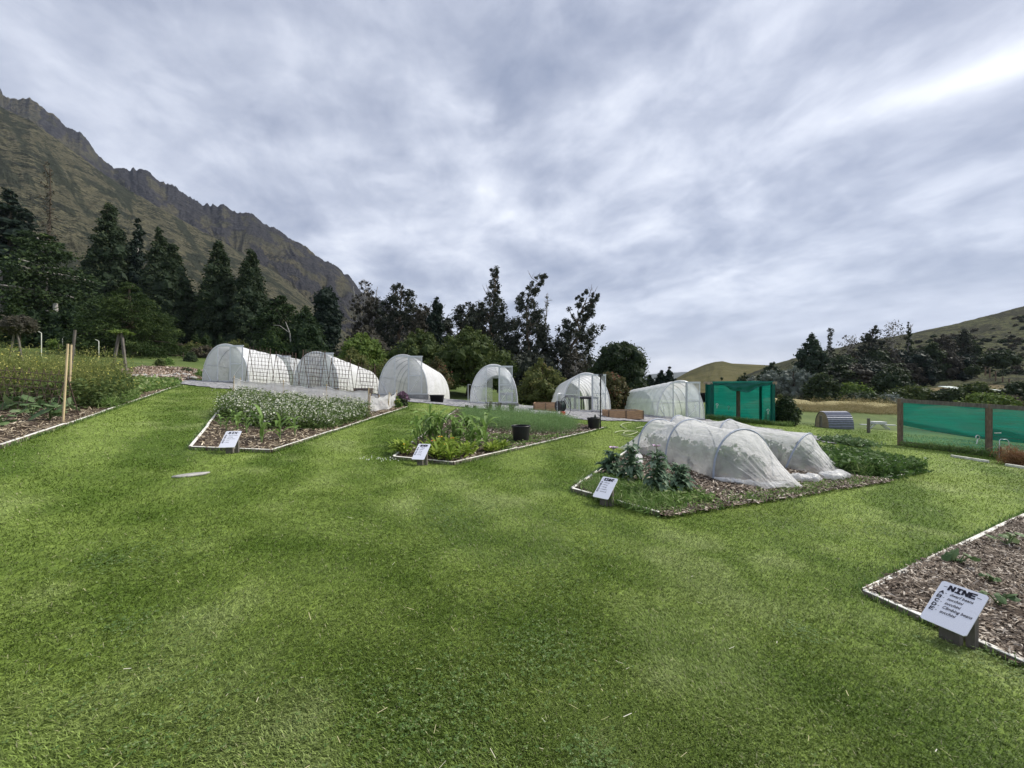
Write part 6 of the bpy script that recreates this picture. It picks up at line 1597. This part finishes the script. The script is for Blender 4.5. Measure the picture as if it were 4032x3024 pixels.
crop('rough_grass', 'rough grass along the white edge of the left bed', 'grass', [gxy(395, 1614), gxy(440, 1612), gxy(540, 1572), gxy(520, 1560), gxy(440, 1592)], 1200, .22, rngm, lm_weed, 6, .16, .09, None, 0, .02, .05, 1.2, False)
crop('feathery_crop', 'soft feathery green crop across the back of the SEVEN bed', 'crop', [gxy(1830, 1672), gxy(1960, 1706), gxy(2120, 1716), gxy(2235, 1712), gxy(2290, 1694), gxy(2210, 1664), gxy(2080, 1652), gxy(1900, 1640), gxy(1806, 1636)], 1500, .38, rngm, lm_dill, 44, .060, .10, None, 0, .02, .085, .7, hpow=.8)
crop('low_weeds', 'low weeds around the black pots on the SEVEN bed', 'weeds', [gxy(1900, 1760), gxy(1960, 1790), gxy(2060, 1762), gxy(2290, 1705), gxy(2250, 1716), gxy(2100, 1724), gxy(1960, 1716)], 220, .06, rngm, lm_weed, 7, .07, .35, None, 0, .02, .05, .4, False)
crop('weedy_grass', 'weedy grass tufts in front of the poppies on the EIGHT bed', 'weeds', [gxy(2275, 1935), gxy(2380, 1988), gxy(2560, 2038), gxy(2660, 2012), gxy(2600, 1972), gxy(2480, 1945), gxy(2350, 1905)], 340, .12, rngm, lm_weed, 11, .12, .08, None, 0, .02, .05, 1.1, False)
crop('broad_weeds', 'low broad leafed weeds around the poppies', 'weeds', [gxy(2350, 1905), gxy(2470, 1960), gxy(2640, 2010), gxy(2800, 1985), gxy(2740, 1945), gxy(2520, 1905), gxy(2400, 1880)], 420, .07, rngm, lm_weed, 9, .075, .4, None, 0, .02, .06, .3, False)
crop('edge_weeds', 'scrappy weeds along the boardless edge of the EIGHT bed', 'weeds', [(1.85, 4.90), (8.0, 8.58), (7.9, 8.9), (1.80, 5.35)], 300, .05, rngm, lm_weed, 8, .06, .25, None, 0, .02, .06, .7, False)
crop('green_vegetable_crop', 'thick green leafy vegetables at the right end of the EIGHT bed', 'crop', [(7.2, 9.15), (8.2, 8.75), (10.5, 10.2), (9.3, 12.0), (8.2, 13.4), (7.3, 13.8), (7.0, 12.0), (7.6, 10.6)], 1150, .30, rngm, lm_bean, 15, .12, .42, lm_wfl, 1, .02, .10, .35)
crop('grassy_weeds', 'grassy weeds along the board at the right end of the EIGHT bed', 'weeds', [(7.6, 8.75), (10.4, 10.25), (10.2, 10.6), (7.6, 9.2)], 700, .22, rngm, lm_weed, 10, .20, .08, None, 0, .02, .06, 1.0, False)
crop('squash_patch', 'pale leafed squash patch by the gravel behind the vegetables', 'crop', [gxy(3240, 1738), gxy(3400, 1765), gxy(3450, 1762), gxy(3330, 1735)], 150, .14, rngm, lm_sq, 10, .13, .7, lm_wfl, 1, .03, .12, .3, False)
crop('red_lettuce', 'dark red lettuces inside the net fence', 'lettuce', [(-5.3, 15.9), (-10.6, 16.1), (-11.3, 17.1), (-5.3, 17.0)], 300, .20, rngm, lm_lett, 22, .11, .7, None, 0, .02, .09, .6, False)
crop('fence_grass', 'long grass along the foot of the windbreak fence', 'grass', [tuple(A + nv * .1), tuple(A - nv * .4), tuple(A + d_ * 4 - nv * .4), tuple(A + d_ * 4 + nv * .1)], 1500, .20, rngm, lm_weed, 6, .16, .09, None, 0, .02, .06, 1.2, False)
crop('edge_grass', 'long grass fringing the foot of the green shed', 'grass', [tuple(FL + off * 4 + np.array((-.6, .2))), tuple(FR + off * 4 + np.array((.8, -.4))), tuple(FR + off + np.array((.6, 0))), tuple(FL + off)], 900, .22, rngm, lm_weed, 6, .16, .09, None, 0, .02, .06, 1.2, False)
dry = [gxy(3100, 1622), gxy(3240, 1626), gxy(3560, 1636), gxy(3620, 1604), gxy(3300, 1600), gxy(3110, 1594)]
m_dry = leafmat('dry_grass', (.16, .15, .06), (.36, .30, .15), .2, .15, (.46, .38, .22))
crop('dry_grass', 'long dry grass on the low ridge beyond the hut', 'grass', dry, 6500, .16, rngm, m_dry, 5, .26, .06, None, 0, .02, .14, .9, False, jit=.6)
m_brown = leafmat('brown_tussock', (.16, .085, .045), (.34, .20, .11), .2, .15)
q = gp(4000, 1832); crop('brown_tussock', 'reddish brown grass tussock at the windbreak fence by the right edge', 'grass', [(q.x - .5, q.y), (q.x, q.y - .45), (q.x + .6, q.y - .3), (q.x + .3, q.y + .3)], 260, .42, rngm, m_brown, 9, .24, .05, None, 0, .02, .10, 1.2, False)
crest = [gxy(3100, 1600), gxy(3540, 1606), gxy(3620, 1604), gxy(3560, 1594), gxy(3300, 1590), gxy(3110, 1588)]
crop('dry_crest_grass', 'taller dry grass along the crest of the low ridge', 'grass', crest, 1600, .40, rngm, m_dry, 6, .34, .05, None, 0, .02, .16, 1.6, False, jit=.8)
# bushes round the tunnels
def lbush(name, label, cat, u, v, vt, wpx, mat, nc, leaf, fl=None, cr=None, env=DOME, group=None, extra=None, dz=0.0, dy=0.0):
    q = gp(u, v); q = Vector((q.x, q.y + dy, q.z + dz)); h = (v - vt) / F * q.y - dz; w_ = wpx / F * q.y
    t = tree(name, label, cat, q, h, w_, env, nc, cr or w_ * .16, 26, leaf, mat, seed=int(u), tr=.02, group=group, limbs=False, outer=.4)
    if fl is not None:
        rg_ = np.random.default_rng(int(u)); n = extra or 160; th_ = rg_.uniform(0, 6.28, n); f = rg_.uniform(.45, 1.0, n); r_ = w_ / 2 * np.interp(f, [e[0] for e in env], [e[1] for e in env]) * rg_.uniform(.7, 1.05, n)
        g = Geo(); g.quads(leaf_quads(np.stack([r_ * np.cos(th_), r_ * np.sin(th_), f * h], -1), leaf * .9, .8, rg_), 0, rg_.random(n)); g.obj('blossom', fl, t)
    return t
lbush('flowering_bush', 'purple flowering bush at the far corner of the SIX bed', 'bush', 1585, 1600, 1542, 62, lm_dkg, 44, .09, lm_purp, extra=620)
lbush('flowering_plant', 'green leafy plant with a pale flower before the purple bush', 'plant', 1566, 1610, 1562, 34, lm_weed, 24, .09, lm_yfl, extra=6)
lbush('planter_bush', 'yellowish green leafy bush growing in a grey planter box', 'bush', 1095, 1500, 1464, 68, lm_olv, 40, .12, None, dy=.3)
lbush('planter_bush', 'white flowering bush growing in a grey planter box', 'bush', 1425, 1530, 1488, 58, lm_weed, 40, .11, lm_wfl, extra=260, dy=.3)
lbush('planter_flowers', 'pale yellow flowers growing in the black planter box', 'plant', 1720, 1564, 1542, 44, lm_weed, 24, .08, lm_yfl, extra=120)
lbush('climbing_plant', 'light green shrubby plant growing behind the pale planter box', 'plant', 2112, 1590, 1548, 24, lm_brt, 20, .09, None, dz=.35, dy=.6)
lbush('vegetable_plant', 'dark leafy plant growing in the warm timber planter box', 'plant', 2470, 1626, 1598, 34, lm_dkg, 18, .10, None, dz=.3, dy=.5)
lbush('potted_plant', 'thin grey green plant in the pot beside the black pole', 'plant', 2345, 1690, 1635, 16, lm_ros, 12, .07, None, dy=.1, dz=.25)
lbush('shrub', 'dark low shrub growing inside the green shed, left half', 'shrub', 2865, 1648, 1614, 90, lm_dkg, 40, .10, None, dy=.6)
lbush('shrub', 'dark low shrub growing inside the green shed, right half', 'shrub', 2945, 1655, 1626, 70, lm_dkg, 34, .10, None, dy=.6)
lbush('sapling', 'thin leafy sapling beside the middle post of the green shed', 'sapling', 2945, 1650, 1590, 34, lm_dkg, 12, .10, None, cr=.14, dy=.5)
for k, (u, v, vt, w_, lab) in enumerate(((1838, 1613, 1595, 14, 'smallest rosemary bush, leftmost before the straight on polytunnel'), (1870, 1615, 1596, 18, 'small rosemary bush second from the left'), (1926, 1622, 1578, 40, 'large rosemary bush before the left side of the open doorway'), (1964, 1624, 1582, 38, 'large dark rosemary bush right below the open doorway'), (2014, 1627, 1588, 36, 'rosemary bush at the right corner of the straight on polytunnel'))):
    q = gp(u, v); h = (v - vt) / F * q.y; rg_ = np.random.default_rng(int(u)); t = thing('rosemary_bush', lab, 'bush', q, 0, 'rosemary bushes behind the SEVEN bed'); g = Geo(); gs = Geo(); wv = w_ / F * q.y / 2
    for j in range(26):
        a = rg_.uniform(0, 6.28); tip = np.array([math.cos(a) * wv * rg_.uniform(.2, 1), math.sin(a) * wv * rg_.uniform(.2, 1), h * rg_.uniform(.6, 1)]); gs.tube([(0, 0, 0), tip * np.array([.7, .7, .5]), tip], .006, 4)
        s = rg_.random((30, 1)); c = tip * s * np.array([1, 1, .9]) + rg_.normal(0, .018, (30, 3)) + np.array([0, 0, .02]); g.quads(leaf_quads(c, .055, .25, rg_, nrm(np.tile(tip, (30, 1))), .8), 0, rg_.random(30))
    gs.obj('stems', m_bbark, t); g.obj('leaves', lm_ros, t)
# bamboo teepees by the right planters
for u, v, vt, lab in ((2418, 1618, 1530, 'bamboo bean teepee in front of the red leaved tree'), (2486, 1622, 1534, 'bamboo bean teepee standing in the warm timber planter box')):
    q = gp(u, v); h = (v - vt) / F * q.y; t = thing('bean_teepee', lab, 'bamboo teepee', (q.x, q.y + .5, q.z), 0, 'bamboo teepees by the right planter')
    for k in range(5):
        a = k * 1.2566 + .4; g = Geo(); g.tube([(math.cos(a) * .45, math.sin(a) * .4, 0), (-math.cos(a) * .22, -math.sin(a) * .15, h * (1.0 + .05 * (k % 3)))], .012, 5); g.obj('cane', m_bamboo, t)

# ================================================================ clutter in the lawn
rk = np.random.default_rng(90)
E_ = []
for nm in BED:
    pl = BED[nm]
    for (i, j) in ((0, 1), (1, 2), (0, 3)):
        if nm == 'FIVE' and (i, j) != (0, 1): continue
        if nm == 'NINE' and (i, j) == (1, 2): continue
        a = np.array(pl[i]); b = np.array(pl[j]); L_ = np.linalg.norm(b - a); n = int(L_ * 130); f = rk.random(n)
        u = (b - a) / L_; o_ = np.array([-u[1], u[0]]); c_ = np.mean(pl, 0)
        if np.dot(c_ - a, o_) > 0: o_ = -o_
        E_.append(a + f[:, None] * (b - a) + o_ * (.03 + .05 * rk.random(n))[:, None])
E_ = np.concatenate(E_); n = len(E_)
th = rk.uniform(0, 6.28, n); ln = rk.uniform(.1, .9, n); L_ = rk.uniform(.04, .10, n)
d = np.stack([np.cos(th) * np.sin(ln), np.sin(th) * np.sin(ln), np.cos(ln)], -1); s_ = np.stack([-np.sin(th), np.cos(th), 0 * th], -1) * (.003 + .0006 * np.hypot(E_[:, 0], E_[:, 1]))[:, None]
b = np.stack([E_[:, 0], E_[:, 1], G(E_[:, 0], E_[:, 1]) - .005], -1)
g = Geo(); g.quads(np.stack([b - s_, b + d * L_[:, None] * .6 - s_ * .7 , b + d * L_[:, None], b + d * L_[:, None] * .6 + s_ * .7], 1), 0, rk.random(n))
tag(g.obj('edge_grass', lm_weed), 'longer untrimmed grass fringing the white bed edges', 'grass', kind='stuff')
n = 260; rad = 1.3 * (22 / 1.3) ** rk.random(n); an = rk.uniform(-1.1, 1.1, n); q = np.stack([rad * np.sin(an), rad * np.cos(an)], -1)
ok = np.ones(n, bool)
for k in BED: ok &= ~inpoly(q[:, 0], q[:, 1], BED[k])
ok &= ~inpoly(q[:, 0], q[:, 1], GRAVEL); q = q[ok]; rad = rad[ok]; n = len(q)
th = rk.uniform(0, 6.28, n); d = np.stack([np.cos(th), np.sin(th), rk.normal(0, .25, n)], -1); L_ = (rk.uniform(.006, .026, n) * (1 + .05 * rad))[:, None]; s_ = np.stack([-np.sin(th), np.cos(th), 0 * th], -1) * (rk.uniform(.0006, .0015, n) * (1 + .12 * rad))[:, None]
b = np.stack([q[:, 0], q[:, 1], G(q[:, 0], q[:, 1]) + .03], -1)
g = Geo(); g.quads(np.stack([b - d * L_ - s_, b + d * L_ - s_, b + d * L_ + s_, b - d * L_ + s_], 1), 0, .2 + .8 * rk.random(n))
m_clip = leafmat('dry_clipping', (.30, .30, .14), (.50, .46, .26), .1, .15, (.75, .72, .60))
tag(g.obj('grass_clippings', m_clip), 'pale dry clippings and wood flecks strewn over the lawn', 'clippings', kind='stuff')
# clover patches
P_ = []
for _ in range(36):
    r_ = 1.6 * (12 / 1.6) ** rk.random(); a_ = rk.uniform(-1.05, 1.05); c = np.array([r_ * math.sin(a_), r_ * math.cos(a_)]); m_ = int(rk.integers(60, 220))
    P_.append(c + rk.normal(0, rk.uniform(.07, .28), (m_, 2)))
P_ = np.concatenate(P_); ok = np.ones(len(P_), bool)
for k in BED: ok &= ~inpoly(P_[:, 0], P_[:, 1], BED[k])
P_ = P_[ok]; n = len(P_); V = []
C = np.stack([P_[:, 0], P_[:, 1], G(P_[:, 0], P_[:, 1]) + rk.uniform(.022, .04, n)], -1); a0 = rk.uniform(0, 6.28, n); sz = rk.uniform(.004, .008, n) * (1 + .06 * np.hypot(P_[:, 0], P_[:, 1])); tz = rk.normal(0, .3, n)
for k in range(3):
    a = a0 + k * 2.094; d = np.stack([np.cos(a), np.sin(a), tz], -1) * sz[:, None]; s_ = np.stack([-np.sin(a), np.cos(a), 0 * a], -1) * sz[:, None] * .62
    V.append(np.stack([C, C + d * .9 - s_, C + d * 1.5, C + d * .9 + s_], 1))
lm_clov = leafmat('clover_leaf', (.06, .12, .03), (.13, .20, .055), .25, .3, (.22, .28, .12))
g = Geo(); g.quads(np.concatenate(V), 0, rk.random(3 * n)); tag(g.obj('clover', lm_clov), 'small clover leaves in patches through the lawn', 'clover', kind='stuff')

# ================================================================ the air
g = Geo(); g.box((0, 600, 550), (15000, 14500, 1130))
hzo = g.obj('haze', [])
m, nt = newmat('thin_air'); vp = mk(nt, 'ShaderNodeVolumePrincipled'); vp.inputs['Density'].default_value = .00006; vp.inputs['Color'].default_value = (.72, .80, 1.0, 1); vp.inputs['Anisotropy'].default_value = 0.0
oo = mk(nt, 'ShaderNodeOutputMaterial'); lk(nt, vp.outputs[0], oo.inputs['Volume'])
hzo.data.materials.append(m); tag(hzo, 'thin blue mountain air', 'haze', kind='stuff')
